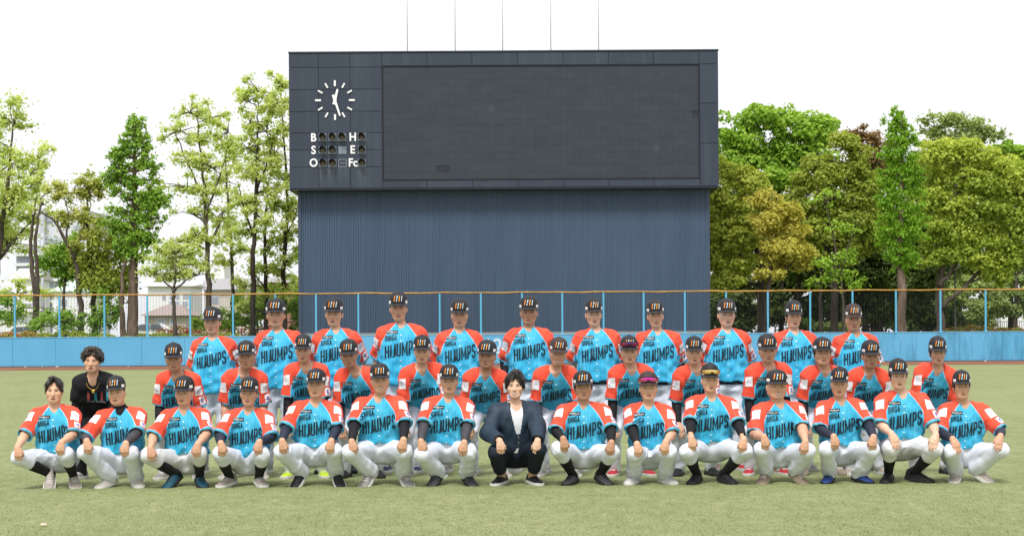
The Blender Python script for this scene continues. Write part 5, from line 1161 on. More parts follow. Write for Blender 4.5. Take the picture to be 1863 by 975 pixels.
    for i, (hip, kn, an) in enumerate(legs):
        m = MB(); end = an + (kn - an)*((.86 if not o.get('pend') else .4) if knick else .22); dd = unit(an-kn)
        tt = np.linspace(0, 1, 7); pp = end[None] + (an + dd*.035 - end)[None]*tt[:, None]
        rr = np.interp(tt, [0, .25, .7, 1], [.062, .064, .046, .041]) if knick else .043
        m.tube(pp, rr, 12); m.build('sock', o.get('sock', BLACK) if knick else (o.get('sock', BLACK)), root, True)
        s = (-1, 1)[i]; yawf = s*o.get('toe', .35) + o.get('toeoff', (0, 0))[i]; pit = o.get('heel', (0, 0))[i]; col = o['shoe']
        Mx = Matrix.Translation((0, -.12, 0)) @ Matrix.Rotation(pit, 4, 'X') @ Matrix.Translation((0, .12, 0))
        Fx = Matrix.Translation((an[0], an[1]+.012 if not pit else an[1]+.012, 0)) @ Matrix.Rotation(yawf, 4, 'Z')
        M4 = Fx @ Mx @ Matrix.Scale(1.14, 4)
        sh = link('shoe', SHOES[col][0], root, M4); link('sole', SHOES[col][1], sh); link('laces', SHOES[col][2], sh)
    # ---- undershirt
    slv = o.get('sleeve') or (None, None); und = o.get('under')
    UA = []
    if und:
        top = {'crew': .468, 'high': .535, 'low': .452}[und]; tl = unit(up + fr*.45) if und != 'high' else up
        UA += [CUT(TORSO(Po, R, [(a, x*w+.007, d+.007) for a, x, d in BODY_PROF if a > .2], .03), PLANE(T(0, .0, top), tl), PLANE(T(0, 0, .30), -up), k=.02)]
        if und == 'high': UA += [CUT(RC(Nb - up*.03, nb_, .070, .060, .03), PLANE(Nb + hd*.055, hd))]
    if und:
        V, Q = sdf_mesh(UA, [], T(0, 0, .42) - .26, T(0, 0, .42) + .26, .0145)
        link('undershirt', mesh_np('undershirt', V, Q, None, SLEEVE[o.get('ucol', 'black')], True), root)
    for i, (S, E, W) in enumerate(arms):
        if slv[i]:
            m = MB(); tt = np.linspace(0, 1, 10); el = o.get('slen', .97)
            pp = np.vstack([S[None]+(E-S)[None]*np.linspace(.5, .96, 6)[:, None], E[None]+(W-E)[None]*np.linspace(.04, el, 9)[:, None]])
            pp[5:7] = pp[5:7]*.5 + (pp[4:6]+pp[6:8])*.25
            rr = np.r_[np.linspace(.056, .050, 6)*ar, np.interp(np.linspace(0, 1, 9), [0, .3, 1], [.050*ar, .049*ar, .035])]
            rr = rr + .0012*np.sin(np.arange(15)*2.3+ph[4])
            m.tube(pp, rr, 12); m.build('arm_sleeve', SLEEVE[slv[i]], root, True)
    if o.get('outfit') == 'jacket':
        dress_jacket(o, root, Po, R, T, arms, w, lo, hi, ph, Hc, Nb, up, fr)
    elif o.get('outfit') == 'tee':
        dress_tee(o, root, Po, R, T, arms, w, lo, hi, ph)
    else:
        dress_jersey(o, root, Po, R, T, arms, w, lo, hi, ph, pose)
    # ---- cap
    if o.get('cap'):
        cr, br, bt = CAPS[o['cap']]; CMx = FM @ Matrix.Rotation(o.get('captilt', -.02), 4, 'X')
        c = link('cap', cr, root, CMx); link('brim', br, c); link('cap_button', bt, c)
        if not o.get('glasses') or o['glasses'] == 'dark':
            for k, bmesh_ in enumerate(BARS): link('logo_bar', bmesh_, c)
        for s in (-1, 1): link('side_badge', SBADGE[s], c)
        if o.get('glasses'):
            fme, lme = GLASS[o['glasses']]; gl = link('sunglasses', fme, root, CMx); link('lens', lme, gl)
    return root

JP = [(-.13, .198, .138, .012), (-.04, .204, .144, .014), (.06, .204, .142, .014), (.16, .204, .135, .010), (.30, .206, .136, .006), (.38, .196, .127, 0), (.44, .152, .104, -.004), (.475, .108, .087, -.006), (.505, .080, .074, -.008)]
def project(bvh, P2, Po, R, lift, reach=.42):
    out = []
    d = Vector((-R[:, 1]).tolist()); last = None
    for x, a in P2:
        o = Vector((Po + R @ np.array((x, reach, a))).tolist()); h, n, i, ds = bvh.ray_cast(o, d)
        if h is None: h = Vector((Po + R @ np.array((x, .0, a))).tolist()); n = -d
        if n.dot(d) > 0: n = -n
        out.append(h + n*lift*.4 - d*lift)
    return np.array(out)
def project_on(bvh, P2, c, ex, ey, nrm, lift):
    out = []; d = Vector((-nrm).tolist())
    for x, y in P2:
        o = Vector((c + ex*x + ey*y + nrm*.2).tolist()); h, n, i, ds = bvh.ray_cast(o, d)
        if h is None: return None
        out.append(h - d*lift)
    return np.array(out)
def sleeve_parts(arms, w, Po, R, frac=.82, r0=.071, r1=.086):
    A, S, ends = [], [], []
    for i, (Sx, E, W) in enumerate(arms):
        d = unit(E - Sx); L = np.linalg.norm(E - Sx)*frac; e = Sx + d*L; inn = Sx*.72 + (Po + R @ np.array((0, 0, .41)))*.28
        A += [RC(inn, Sx + d*.03, .074, r0, .07), CUT(RC(Sx, Sx + d*(L+.08), r0, r1+.004, .05), PLANE(e, d), k=.05)]
        S += [CUT(RC(e - d*.045, e + d*.09, r1-.022, r1-.016), PLANE(e - d*.05, -d), k=.008)]
        ends.append((Sx, d, L, e))
    return A, S, ends
def dress_jersey(o, root, Po, R, T, arms, w, lo, hi, ph, pose):
    hem = o.get('hem', -.06); up, fr = R[:, 2], R[:, 1]
    belly = o.get('belly', 0.0)
    prof = [(a, x*w, d + (belly if -.05 < a < .2 else belly*.5 if a < .35 else 0), f + (.5*belly if a < .3 else 0)) for a, x, d, f in JP]
    tor = CUT(TORSO(Po, R, prof, .05, 3.0), PLANE(T(0, 0, hem), -unit(up + fr*o.get('hemtilt', -.25))), k=.05)
    SA, SS, ends = sleeve_parts(arms, w, Po, R, o.get('sfrac', .99), o.get('sr0', .068), o.get('sr1', .082))
    A = [tor] + SA
    vd = o.get('vneck', .425)
    SS += [RC(T(0, -.012, .485), T(0, .01, .62), .067, .072), RC(T(0, .075, .515), T(0, .135, vd), .050, .012)]
    for s_ in SS[-2:]: s_.k = .006
    f1, f2 = rng_f(ph)
    def jn(P):
        q = (P - Po.astype(np.float32)) @ R.astype(np.float32); x, f, a = q[..., 0], q[..., 1], q[..., 2]
        low = np.clip((.34 - a)/.3, 0, 1)
        n = .0062*low*np.sin(34*x + 5*np.sin(9*a + ph[0]) + ph[1]) + .0045*low*np.sin(58*a + 10*np.abs(x) + 6*np.sin(8*x + ph[2]) + ph[3]) + .0022*np.sin(75*x - 40*a + ph[4]) + .0035*np.sin(44*P[..., 2] + 30*P[..., 0] + ph[5])*(1-low)*.8
        n += .007*np.clip((.06 - a)/.12, 0, 1)*np.sin(42*x + ph[2])
        g1 = 1 - np.abs(np.sin(17*a + 13*np.abs(x) + 2.2*np.sin(7*x + ph[0]) + ph[4])); g2 = 1 - np.abs(np.sin(15*a - 19*x + 2*np.sin(6*a + ph[3]) + ph[5]))
        n -= .0095*low*g1**3*np.clip(.45 + .8*np.sin(6*x + 5*a + ph[1]), 0, 1) + .0075*g2**3*np.clip(.3 + .9*np.sin(8*a - 5*x + ph[2]), 0, 1)
        arm = np.clip((np.abs(x) - .17)/.04, 0, 1); g3 = 1 - np.abs(np.sin(26*P[..., 2] - 16*np.abs(P[..., 0]) + 2*np.sin(12*P[..., 1] + ph[3]) + ph[0]))
        n -= .0085*arm*g3**3
        return n.astype(np.float32)
    V, Q = sdf_mesh(A, SS, lo - .05, hi + .05, .0124 if pose == 'squat' else .0140, jn)
    Vf = V.astype(np.float32); q = (V - Po) @ R; x, f, a = q.T
    dt = TORSO(Po, R, prof, .05, 3.0)(Vf); da = np.full(len(V), 9.0); cf = np.full(len(V), 9.0)
    for (Sx, d, L, e) in ends:
        t = (V - Sx) @ d; rad = np.linalg.norm(V - Sx - t[:, None]*d, axis=1); dd = rad - o.get('sr1', .082) + .008 + .5*np.maximum(-t, 0)
        da = np.minimum(da, np.where(t > -.02, dd, 9)); cf = np.where((rad < .135) & (t > L*.5) & (dd < dt + .03), np.minimum(cf, L - t), cf)
    xb = np.interp(a, [.10, .26, .34, .40, .46, .50, .53], [.215*w, .200*w, .176*w, .140*w, .094*w, .060, .040])
    sl = np.where(a > .24, np.abs(x) - xb, -.2)
    sl2 = np.clip(dt - da - .004, -.2, .2)*1.0
    sl = np.where(a < .36, np.maximum(np.where(a > .24, sl, -.2), np.where(np.abs(x) > .17*w, sl2, -.2)), sl)
    je = link('jersey', mesh_np('jersey', V, Q, None, JM, True, {'tc': q[:, [0, 2, 1]], 'sl': np.clip(sl, -.2, .2), 'cf': np.clip(cf, -.1, 9)}), root)
    bvh = BVHTree.FromPolygons(V.tolist(), Q.tolist())
    jx = o.get('txo', 0.0)
    off = np.array((jx, o.get('tyo', 0.0))); sx = np.array((w**.7, 1))
    link('lettering', mesh_np('lettering', project(bvh, LET[0]*sx + off, Po, R, .0035), LET[1], None, INK), je)
    bd = link('sponsor_badge', mesh_np('sponsor_badge', project(bvh, BDG[0]*sx + off*.3, Po, R, .0035), BDG[1], None, BADGE), je)
    V3 = project(bvh, BDT[0]*sx + off*.3, Po, R, .0055); V3 -= R[:, 1]*0
    nm = mesh_np('badge_text', V3, BDT[1], None, BADGETXT); link('badge_text', nm, je)
    for k, aa in enumerate((.395, .338, .150, .090, .03, -.03)):
        if aa < hem + .03 or aa > vd - .012: continue
        D = project(bvh, DISC + np.array((0, aa)), Po, R, .005); T_ = [(0, i, i % 8+1) for i in range(1, 9)]
        link('button', mesh_np('button', D, None, T_, BTN), je)
    for i, (Sx, d, L, e) in enumerate(ends):
        s = (-1, 1)[i]; out = unit(R[:, 0]*s*.55 + np.array((0, -1.0, .25))); out = unit(out - d*(out @ d)); ex = np.cross(out, d)*1.0
        ex = ex if ex[0] > 0 else -ex; ey = -d
        c = Sx + d*L*.36
        P = project_on(bvh, LAKE[0]*np.array((s, 1)), c, ex, ey, out, .003)
        if P is not None:
            pt = link('sleeve_patch', mesh_np('sleeve_patch', P, LAKE[1], None, PATCH), je)
            P = project_on(bvh, LAKEP[0], c, ex, ey, out, .0045)
            if P is not None: link('patch_print', mesh_np('patch_print', P, LAKEP[1], None, PFAINT), je)
        if s > 0:
            c = Sx + d*L*.76; out2 = unit(R[:, 0]*.95 + np.array((0, -1.0, .1))); out2 = unit(out2 - d*(out2 @ d)); ex = np.cross(out2, d); ex = ex if ex[0] > 0 else -ex
            P = project_on(bvh, SQ[0], c, ex, ey, out2, .003)
            if P is not None:
                link('square_patch', mesh_np('square_patch', P, SQ[1], None, PATCH), je)
                P = project_on(bvh, EMB[0], c, ex, ey, out2, .0045)
                if P is not None: link('patch_emblem', mesh_np('patch_emblem', P, EMB[1], None, PURPLE), je)
def rng_f(ph): return ph[0], ph[1]

def dress_tee(o, root, Po, R, T, arms, w, lo, hi, ph):
    tor = CUT(TORSO(Po, R, [(a, x*w*.97, d, f) for a, x, d, f in JP], .05), PLANE(T(0, 0, -.10), -R[:, 2]), k=.05)
    SA, SS, ends = sleeve_parts(arms, w, Po, R, .80, .072, .074)
    SS += [RC(T(0, -.012, .48), T(0, .01, .62), .066, .07), RC(T(0, .05, .515), T(0, .10, .47), .05, .035)]
    for s_ in SS[-2:]: s_.k = .006
    def jn(P):
        q = (P - Po.astype(np.float32)) @ R.astype(np.float32); x, f, a = q[..., 0], q[..., 1], q[..., 2]
        return (.005*np.sin(34*x + 5*np.sin(9*a + ph[0]) + ph[1]) + .004*np.sin(50*a + 14*x + ph[3])).astype(np.float32)
    V, Q = sdf_mesh([tor] + SA, SS, lo - .05, hi + .05, .0115, jn)
    m = plain('tee_black', (.011, .011, .014), .8, .25, 14, .2, bump=.3, bscale=40)
    te = link('t_shirt', mesh_np('t_shirt', V, Q, None, m, True), root)
    bvh = BVHTree.FromPolygons(V.tolist(), Q.tolist())
    cs = [plain('tee_red', (.33, .055, .06), .6), plain('tee_teal', (.03, .25, .32), .6)]
    off = np.array((.02, .085))
    for k, g in enumerate(MLOGO): link('logo_bar', mesh_np('logo_bar', project(bvh, g[0]*np.array((.78, .8)) + off, Po, R, .004), g[1], None, cs[k % 2]), te)
    link('lettering', mesh_np('lettering', project(bvh, MWORD[0]*np.array((.9, .9)) + off - np.array((0, .012)), Po, R, .004), MWORD[1], None, plain('tee_grey', (.30, .32, .36), .6)), te)
    gold = plain('necklace_gold', (.75, .48, .12), .3, metal=.8)
    n = MB(); th = np.linspace(-1.25, 1.25, 15); pp = []
    for t in th:
        a = .475 - .07*(math.cos(t)-.3)/.7; x = .068*math.sin(t)/math.sin(1.25)
        h, nn, i, ds = bvh.ray_cast(Vector((Po + R @ np.array((x, .42, a))).tolist()), Vector((-R[:, 1]).tolist()))
        pp.append(np.array(h) + R[:, 1]*.006 if h is not None else Po + R @ np.array((x, .10, a)))
    n.tube(pp, .003, 5); c = pp[7]
    n.box(c + np.array((-.014, -.010, -.022)), c + np.array((.014, .0, -.002))); n.box(c + np.array((-.006, -.012, -.034)), c + np.array((.006, .0, -.022)))
    n.build('necklace', gold, root)

def dress_jacket(o, root, Po, R, T, arms, w, lo, hi, ph, Hc, Nb, up, fr):
    tee = CUT(TORSO(Po, R, [(a, x*w*.90, d*.97, f) for a, x, d, f in JP], .05), PLANE(T(0, 0, .015), -up))
    V, Q = sdf_mesh([tee], [RC(T(0, -.012, .475), T(0, .01, .62), .064, .068), RC(T(0, .06, .515), T(0, .11, .465), .05, .04)], lo, hi, .0115)
    link('t_shirt', mesh_np('t_shirt', V, Q, None, plain('tee_white', (.78, .79, .82), .7, .05, 10), True), root)
    m = plain('jacket_navy', (.014, .030, .052), .6, .2, 9, .35, bump=.35, bscale=22)
    prof = [(a, x*w*1.0, d*1.07, f) for a, x, d, f in JP]
    tor = CUT(TORSO(Po, R, prof, .05), PLANE(T(0, 0, .02), -unit(up - fr*.1)))
    A = [tor]; S = []
    for (Sx, E, W) in arms:
        e = W - (W - E)*.05
        A += [RC(Sx*.72 + T(0, 0, .405)*.28, Sx, .076, .072, .07), RC(Sx, E, .072, .078, .05), CUT(RC(E, W, .078, .064, .05), PLANE(e, unit(W - E)), k=.05)]
        S += [RC(e - unit(W - E)*.03, e + unit(W - E)*.1, .044, .05)]
    S += [RC(T(0, -.012, .485), T(0, .01, .62), .072, .076)]
    # open front: a long V down to the button, a small reversed V below it
    for i in range(9):
        t0 = i/8; S.append(RC(T(0, .30, .50 - .36*t0), T(0, .105, .50 - .36*t0), .066*(1-t0)+.008, .066*(1-t0)+.008))
    S.append(RC(T(0, .28, .0), T(0, .10, .0), .055, .055)); S.append(RC(T(0, .28, .05), T(0, .10, .05), .028, .028))
    def jn(P):
        q = (P - Po.astype(np.float32)) @ R.astype(np.float32); x, f, a = q[..., 0], q[..., 1], q[..., 2]
        return (.0035*np.sin(22*x + 30*a + ph[0])*np.sin(9*a + ph[1]) + .0040*np.sin(46*P[..., 2] + 34*np.abs(P[..., 0]) + 6*np.sin(9*P[..., 1])+ ph[2])*np.clip(np.abs(x)*5-.6,0,1) + .002*np.sin(58*x - 40*a + ph[3])).astype(np.float32)
    for s_ in S: s_.k = .006
    V, Q = sdf_mesh(A, S, lo - .05, hi + .05, .0115, jn)
    ja = link('jacket', mesh_np('jacket', V, Q, None, m, True), root)
    bvh = BVHTree.FromPolygons(V.tolist(), Q.tolist())
    for s in (-1, 1):                                # collar band along the opening
        pts = []
        for t in np.linspace(0, 1, 12):
            a = .50 - .36*t; x = s*(.068*(1-t)+.014); pts.append(((x, a), (x + s*.030*(1-.3*t), a)))
        P2 = np.array([p for pr in pts for p in pr]); P = project(bvh, P2, Po, R, .006)
        link('lapel', mesh_np('lapel', P, [(2*i, 2*i+1, 2*i+3, 2*i+2) for i in range(11)], None, plain('lapel_navy', (.018, .036, .060), .55, .2, 9)), ja)
    D = project(bvh, DISC*1.3 + np.array((.018, .115)), Po, R, .006); link('button', mesh_np('button', D, None, [(0, i, i % 8+1) for i in range(1, 9)], BADGE), ja)
# ------------------------------------------------------------------ the people: who, where, how
GF, GM, GB = 'players squatting in the front row', 'players leaning forward in the middle row', 'players standing in the back row'
def gx(px, d): return (px - CX) / F_PX * d

def squat(px, top, knees, ank, label, d=18.35, kz=.335, hair='short', cap='black', hx=None, lean=.22, seed=0, **k):
    sc_ = F_PX / d; bpx = k.pop('body', (knees[0] + knees[1]) / 2 * .35 + px * .65)
    kx = (knees[1] - knees[0]) / 2 / sc_ - .094; kc = ((knees[0] + knees[1]) / 2 - bpx) / sc_; ax = (ank[1] - ank[0]) / 2 / sc_; ac = ((ank[0] + ank[1]) / 2 - bpx) / sc_
    r = np.random.default_rng(seed + 100); jt = r.normal(0, 1, 8); kzs = kz if isinstance(kz, tuple) else (kz + .012*jt[1], kz + .012*jt[2])
    heel = k.pop('heel', (.30, .30)); az = [.085 + .13*math.sin(h)*.75 for h in heel]
    ztop = CAM_H + (HOR - top - (px - CX)*ROLL) / sc_
    hgt = k.pop('hz', None)
    def leg(s):
        i = 0 if s < 0 else 1
        return (kc + s*kx, -.31, kzs[i]), (ac + s*ax, .0, az[i])
    flat = k.get('flat'); hof = k.pop('hand_off', ((0, 0, 0), (0, 0, 0)))
    def hand(s):
        i = 0 if s < 0 else 1; f = hof[i]
        return (kc + s*(kx - .018 + .016*jt[3+i]) + f[0], (-.345 if flat else -.385) + f[1], kzs[i] + (.135 if flat else .098) + .012*jt[5+i] + f[2])
    def hdir(s, W, E):
        if flat: return (-s*.30, -.42, -.86), (0, -.88, .45)
        return (-s*.10, -.18, -.97), (0, -.97, .18)
    pz = .315 + r.uniform(-.01, .01)
    # height of the cap top for this lean: solve pelvis height so that the head lands where the photograph has it
    U = math.cos(lean); tz = (.485*U + .165*.98 + .172)
    pel = ztop / 1.0 - tz; s_ = 1.0
    pel = min(max(pel, .265), .36); s_ = ztop / (pel + tz)
    hxo = (px - bpx) / sc_ if hx is None else hx
    return dict(pose='squat', label=label, group=GF, loc=(gx(bpx, d), d, 0), scale=s_, lean=lean, pelvis=(0, .135, pel), leg=leg, hand=hand, handdir=hdir,
                tyaw=k.pop('tyaw', r.normal(0, .07)), roll=k.pop('roll', r.normal(0, .02)), pole=lambda s: (s*(.55+.15*jt[0]), .75, -.3), hx=hxo, hair=hair, cap=cap, heel=heel, seed=seed, hem=k.pop('hem', .035), rz=0, **k)

def leaning(px, top, label, body=None, d=19.35, hair='short', cap='black', lean=.80, seed=0, group=GM, **k):
    sc_ = F_PX / d; b = body or px; r = np.random.default_rng(seed + 300)
    dh = d - .33; ztop = CAM_H + (HOR - top - (px - CX)*ROLL) / (F_PX / dh)
    U = math.cos(lean); tz = .485*U + .165*.93 + .172; pel = .80; s_ = 1.0
    pel = min(max(ztop - tz, .74), .84); s_ = ztop / (pel + tz); ax = k.pop('ax', .165); k['bw'] = k.get('bw', 1.0)*.93
    def leg(s): return (s*(ax + .01), -.06, .47), (s*ax, .06, .088)
    def hand(s): return (s*(ax + .025), -.150, .545)
    def hdir(s, W, E): return (-s*.20, -.45, -.88), (0, -.90, .42)
    return dict(pose='lean', label=label, group=group, loc=(gx(b, d), d, 0), scale=s_, lean=lean, pelvis=(0, .20, pel), leg=leg, hand=hand, handdir=hdir, flat=True, tyaw=k.pop('tyaw', r.normal(0, .06)), roll=k.pop('roll', r.normal(0, .03)), shw=.162, sr0=.069, sr1=.080,
                pole=lambda s: (s*.30, 1.0, .1), hx=(px - b) / sc_, hair=hair, cap=cap, neckmix=.35, hpitch=k.pop('hpitch', .08), seed=seed, hem=-.10, hemtilt=.1, toe=.25, **k)

def standing(px, top, label, body=None, d=20.1, hair='short', cap='black', seed=0, **k):
    sc_ = F_PX / d; b = body or px
    ztop = CAM_H + (HOR - top - (px - CX)*ROLL) / sc_; s_ = ztop / (.95 + .485 + .162 + .172)
    def leg(s): return (s*.115, -.02, .50), (s*.13, .02, .088)
    hb = k.pop('hback', .10)
    def hand(s): return (s*.235, hb, .885)
    def hdir(s, W, E): return (-s*.15, -.10, -.98), (s*.9, -.30, 0)
    return dict(pose='stand', label=label, group=GB, loc=(gx(b, d), d, 0), scale=s_, lean=.03, pelvis=(0, .02, .95), leg=leg, hand=hand, handdir=hdir,
                shw=.157, sr1=.078, sha=.412, tyaw=np.random.default_rng(seed).normal(0, .07), roll=np.random.default_rng(seed+1).normal(0, .012), pole=lambda s: (s*.45, .9, 0), hx=(px - b) / sc_, hair=hair, cap=cap, neckmix=.6, hpitch=.04, seed=seed, hem=k.pop('hem', -.09), hemtilt=0, toe=.2, curl=.7, **k)

NN, BB, GG_, VV = (None, None), ('black', 'black'), ('gray', 'gray'), ('navy', 'navy')
R_ = []
# front row, left to right
R_ += [
 squat(100, 680, (31, 150), (90, 132), 'bareheaded player with parted dark hair squatting at the far left of the front row', cap=None, hair='parted', skin=1, seed=1, shoe='stone', pants='knicker', body=99, mouth='flat', heel=(.5, .25), toeoff=(.5, 0), fw=.97, hyaw=.05),
 squat(214, 683, (149, 265), (198, 246), 'squatting player with high black collar, grey arm sleeves and cream shoes', skin=1, seed=2, sleeve=GG_, under='high', shoe='beige', body=219, mouth='frown', hroll=-.06, roll=-.02, heel=(.15, .1)),
 squat(338, 683, (262, 388), (318, 362), 'squatting bare armed player with black socks and teal shoes', skin=2, seed=3, shoe='teal', pants='knicker', pmat=SOIL, body=336, mouth='soft', heel=(.4, .2), fw=1.04, eyes=.0030, under='low'),
 squat(450, 685, (391, 501), (416, 470), 'squatting player with navy sleeves, rounded shirt tail and long black socks', skin=2, seed=4, shoe='stone', pants='knicker', sleeve=VV, under='crew', ucol='navy', body=449, mouth='frown', hem=.0, heel=(.1, .1), bw=.95, fw=.95),
 squat(573, 670, (500, 630), (548, 610), 'squatting player with navy sleeves, frowning mouth and black shoes with white soles', skin=2, seed=5, shoe='black', sleeve=VV, under='crew', ucol='navy', body=571, mouth='frown', heel=(.5, .5), bw=1.05),
 squat(694, 660, (624, 754), (674, 732), 'grinning squatting player with black sleeves, round black collar and grey trainers', skin=2, seed=6, shoe='grey', sleeve=BB, under='crew', body=692, mouth='smile', eyes=.0030, heel=(.5, .35), bw=1.06, txo=.0),
 squat(813, 662, (752, 870), (796, 847), 'squatting player with charcoal sleeves and dark grey shoes beside the man in a navy jacket', skin=2, seed=7, shoe='dark', sleeve=GG_, under='crew', body=812, mouth='flat', heel=(.45, .3), bw=1.02),
 dict(squat(938, 672, (884, 995), (911, 967), 'smiling man in navy jacket and white T-shirt squatting in the middle of the front row', cap=None, hair='swept', skin=0, seed=8, shoe='black', body=937, mouth='smile', eyes=.0030, bw=1.08, outfit='jacket', pmat=plain('trousers_navy', (.012, .018, .030), .7, .2, 9, .2, bump=.3, bscale=25), pants='knicker', pend=.30, heel=(.05, .05), sock=SKIN[0], hroll=.03)),
 squat(1060, 674, (997, 1126), (1040, 1092), 'tanned smiling squatting player with black sleeves, long black socks and charcoal shoes', skin=3, seed=9, shoe='dark', pants='knicker', sleeve=BB, under='crew', body=1060, mouth='soft', heel=(.1, .2), bw=1.1, kz=(.36, .33), hair='long', eyes=.0030),
 squat(1180, 675, (1132, 1229), (1152, 1209), 'squatting player with pink mirrored sunglasses on his cap and one black sleeve', skin=1, seed=10, shoe='white', sleeve=('black', None), under='low', body=1180, mouth='flat', glasses='pink', heel=(.05, .05), bw=.98, kz=.31, cap='brown'),
 squat(1289, 660, (1227, 1363), (1266, 1316), 'squatting player with gold mirrored sunglasses on his cap and black laced boots', skin=1, seed=11, shoe='jet', pants='knicker', sleeve=BB, slen=.72, under='crew', body=1293, mouth='flat', glasses='gold', heel=(.1, .1), fw=.93, bw=1.02),
 squat(1412, 672, (1359, 1477), (1392, 1446), 'stocky grinning squatting player with bare forearms and brown shoes', skin=2, seed=12, shoe='tan', under='crew', body=1416, mouth='smile', eyes=.0030, fw=1.12, jaw=1.12, bw=1.10, armr=1.15, belly=.02, heel=(.35, .35)),
 squat(1531, 667, (1476, 1592), (1508, 1562), 'squatting player with navy sleeves and bright blue shoes', skin=2, seed=13, shoe='blue', sleeve=VV, under='crew', body=1532, mouth='flat', heel=(.15, .1), fw=.93, bw=.98),
 squat(1635, 652, (1590, 1702), (1616, 1662), 'pale squatting player with open hands on soiled knees and black laced shoes', skin=0, seed=14, shoe='jet', pants='knicker', pmat=SOIL, body=1643, mouth='flat', flat=True, heel=(.1, .1), hair='long', bw=1.05, toeoff=(0, .3), hroll=.03),
 squat(1748, 673, (1699, 1823), (1738, 1774), 'squatting player with splayed fingers on his knees at the far right of the front row', skin=2, seed=15, shoe='stone', sleeve=VV, under='crew', body=1754, mouth='flat', flat=True, heel=(.15, .45), hair='long', fw=.92, toeoff=(0, .35), ucol='black'),
]
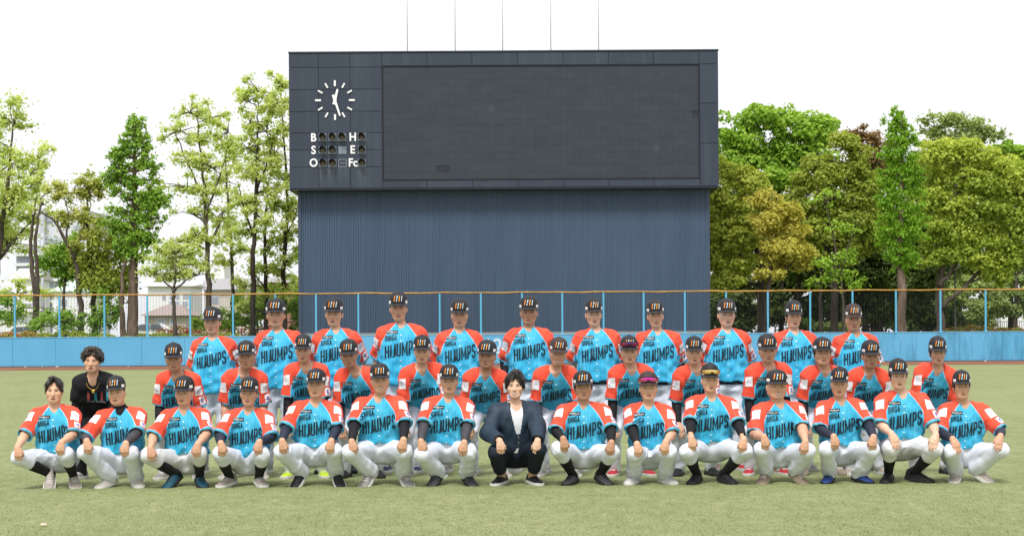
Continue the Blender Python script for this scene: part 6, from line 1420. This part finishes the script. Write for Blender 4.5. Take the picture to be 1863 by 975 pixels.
# middle row, left to right
R_ += [
 leaning(172, 629, 'man with tousled brown hair in a black T-shirt and gold necklace bending forward', body=172, cap=None, hair='tousled', skin=1, seed=20, shoe='grey', sleeve=BB, outfit='tee', pmat=BLACK, mouth='flat', eyes=.0030, under='low', lean=.74),
 leaning(321, 625, 'dark tanned leaning player with black sleeves, leftmost in the middle row of jerseys', body=326, skin=3, seed=21, shoe='grey', sleeve=BB, mouth='flat', fw=.95, d=19.3),
 leaning(450, 621, 'leaning player with bare arms between two squatting players in teal and beige shoes', body=444, skin=3, seed=22, shoe='stone', mouth='flat', hyaw=.06, hroll=-.03),
 leaning(551, 609, 'tall leaning player with black sleeves and lime shoes above a frowning squatting player', body=556, skin=2, seed=23, shoe='lime', sleeve=BB, mouth='flat', under='low', fw=.96),
 leaning(644, 618, 'leaning player with a lowered left shoulder between the frowning and the grinning squatters', body=655, skin=3, seed=24, shoe='jet', sleeve=BB, mouth='flat', roll=-.07, under='crew', hroll=-.03),
 leaning(770, 611, 'fair leaning player with black V collar left of the squatter with charcoal sleeves', body=768, skin=1, seed=25, shoe='navy', mouth='flat', under='crew', tyaw=.12, sleeve=BB),
 leaning(887, 620, 'tanned leaning player just left of and behind the man in the navy jacket', body=884, skin=3, seed=26, shoe='stone', mouth='frown', tyaw=-.04, under='low'),
 leaning(1016, 615, 'laughing leaning player in a faded brown cap beside the man in the navy jacket', body=1011, skin=2, seed=27, shoe='grey', mouth='smile', eyes=.0030, cap='brown', under='crew', hroll=.04, sleeve=BB),
 leaning(1142, 612, 'leaning player with dark red sunglasses on his cap and red shoes', body=1146, skin=1, seed=28, shoe='red', mouth='flat', glasses='dark', hair='short', under='low', sleeve=BB, cap='black'),
 leaning(1260, 613, 'smiling leaning player behind the squatter with gold mirrored sunglasses', body=1264, skin=1, seed=29, shoe='jet', mouth='soft', under='crew', sleeve=BB, tyaw=.1, fw=.95),
 leaning(1389, 609, 'broad leaning player with black sleeves behind the stocky grinning squatter', body=1393, skin=2, seed=30, shoe='red', mouth='soft', bw=1.06, fw=1.06, under='crew', sleeve=BB),
 leaning(1487, 615, 'leaning player with longish hair and no collar showing beside the squatter in blue shoes', body=1493, skin=2, seed=31, shoe='tan', mouth='soft', hair='long', fw=1.04, hpitch=.0, sleeve=BB, eyes=.0030),
 leaning(1576, 620, 'tanned leaning player with black V collar tucked between pale squatter and blue shoed squatter', body=1575, skin=3, seed=32, shoe='stone', mouth='frown', under='crew', bw=.94, sleeve=BB),
 leaning(1691, 613, 'leaning player with long sideburn hair, rightmost in the middle row', body=1694, skin=2, seed=33, shoe='dark', mouth='flat', hair='long', fw=.93, under='crew', bw=.95),
]
# back row, left to right
R_ += [
 standing(388, 558, 'shortest standing player at the left end of the back row', body=389, skin=2, seed=40, shoe='grey', mouth='frown', under='low', fw=1.02, pmat=GREYPANT),
 standing(502, 543, 'broad faced standing player in front of the trees left of the scoreboard tower', body=507, skin=2, seed=41, shoe='grey', mouth='soft', fw=1.07, bw=1.04, under='low', pmat=GREYPANT),
 standing(608, 541, 'standing player with bare neck in front of the left edge of the ribbed tower', body=612, skin=1, seed=42, shoe='jet', mouth='flat', hroll=.0),
 standing(724, 530, 'tallest standing player with a dark cord necklace', body=729, skin=2, seed=43, shoe='navy', mouth='soft', under='low', bw=1.03),
 standing(837, 543, 'smiling slim standing player just left of the number on the blue wall', body=835, skin=2, seed=44, shoe='grey', mouth='soft', under='crew', bw=.98, fw=.95),
 standing(963, 538, 'standing player with black belt just right of the number on the wall', body=963, skin=3, seed=45, shoe='grey', mouth='flat', under='crew', sleeve=BB, belt=-.02, hem=-.02, hback=.04),
 standing(1081, 542, 'fair narrow faced standing player behind the one with dark red sunglasses', body=1086, skin=0, seed=46, shoe='grey', mouth='flat', under='crew', fw=.94, belt=-.04, hem=-.03),
 standing(1193, 545, 'standing player with rosy face in front of the right part of the ribbed tower', body=1197, skin=1, seed=47, shoe='red', mouth='flat', under='low', sleeve=BB, belt=-.04, hem=-.03),
 standing(1321, 543, 'pale standing player with bare neck and black belt in front of dark trees', body=1322, skin=0, seed=48, shoe='red', mouth='flat', bw=.99, belt=-.04, hem=-.03),
 standing(1443, 546, 'standing player with hair tufts at the ears, second from right in back row', body=1444, skin=1, seed=49, shoe='grey', mouth='soft', hair='long', fw=.95, under='crew'),
 standing(1553, 552, 'dark tanned standing player in a brown cap at the right end of the back row', body=1557, skin=3, seed=50, shoe='tan', mouth='flat', cap='brown', fw=.97),
]
for o in R_: person(o)
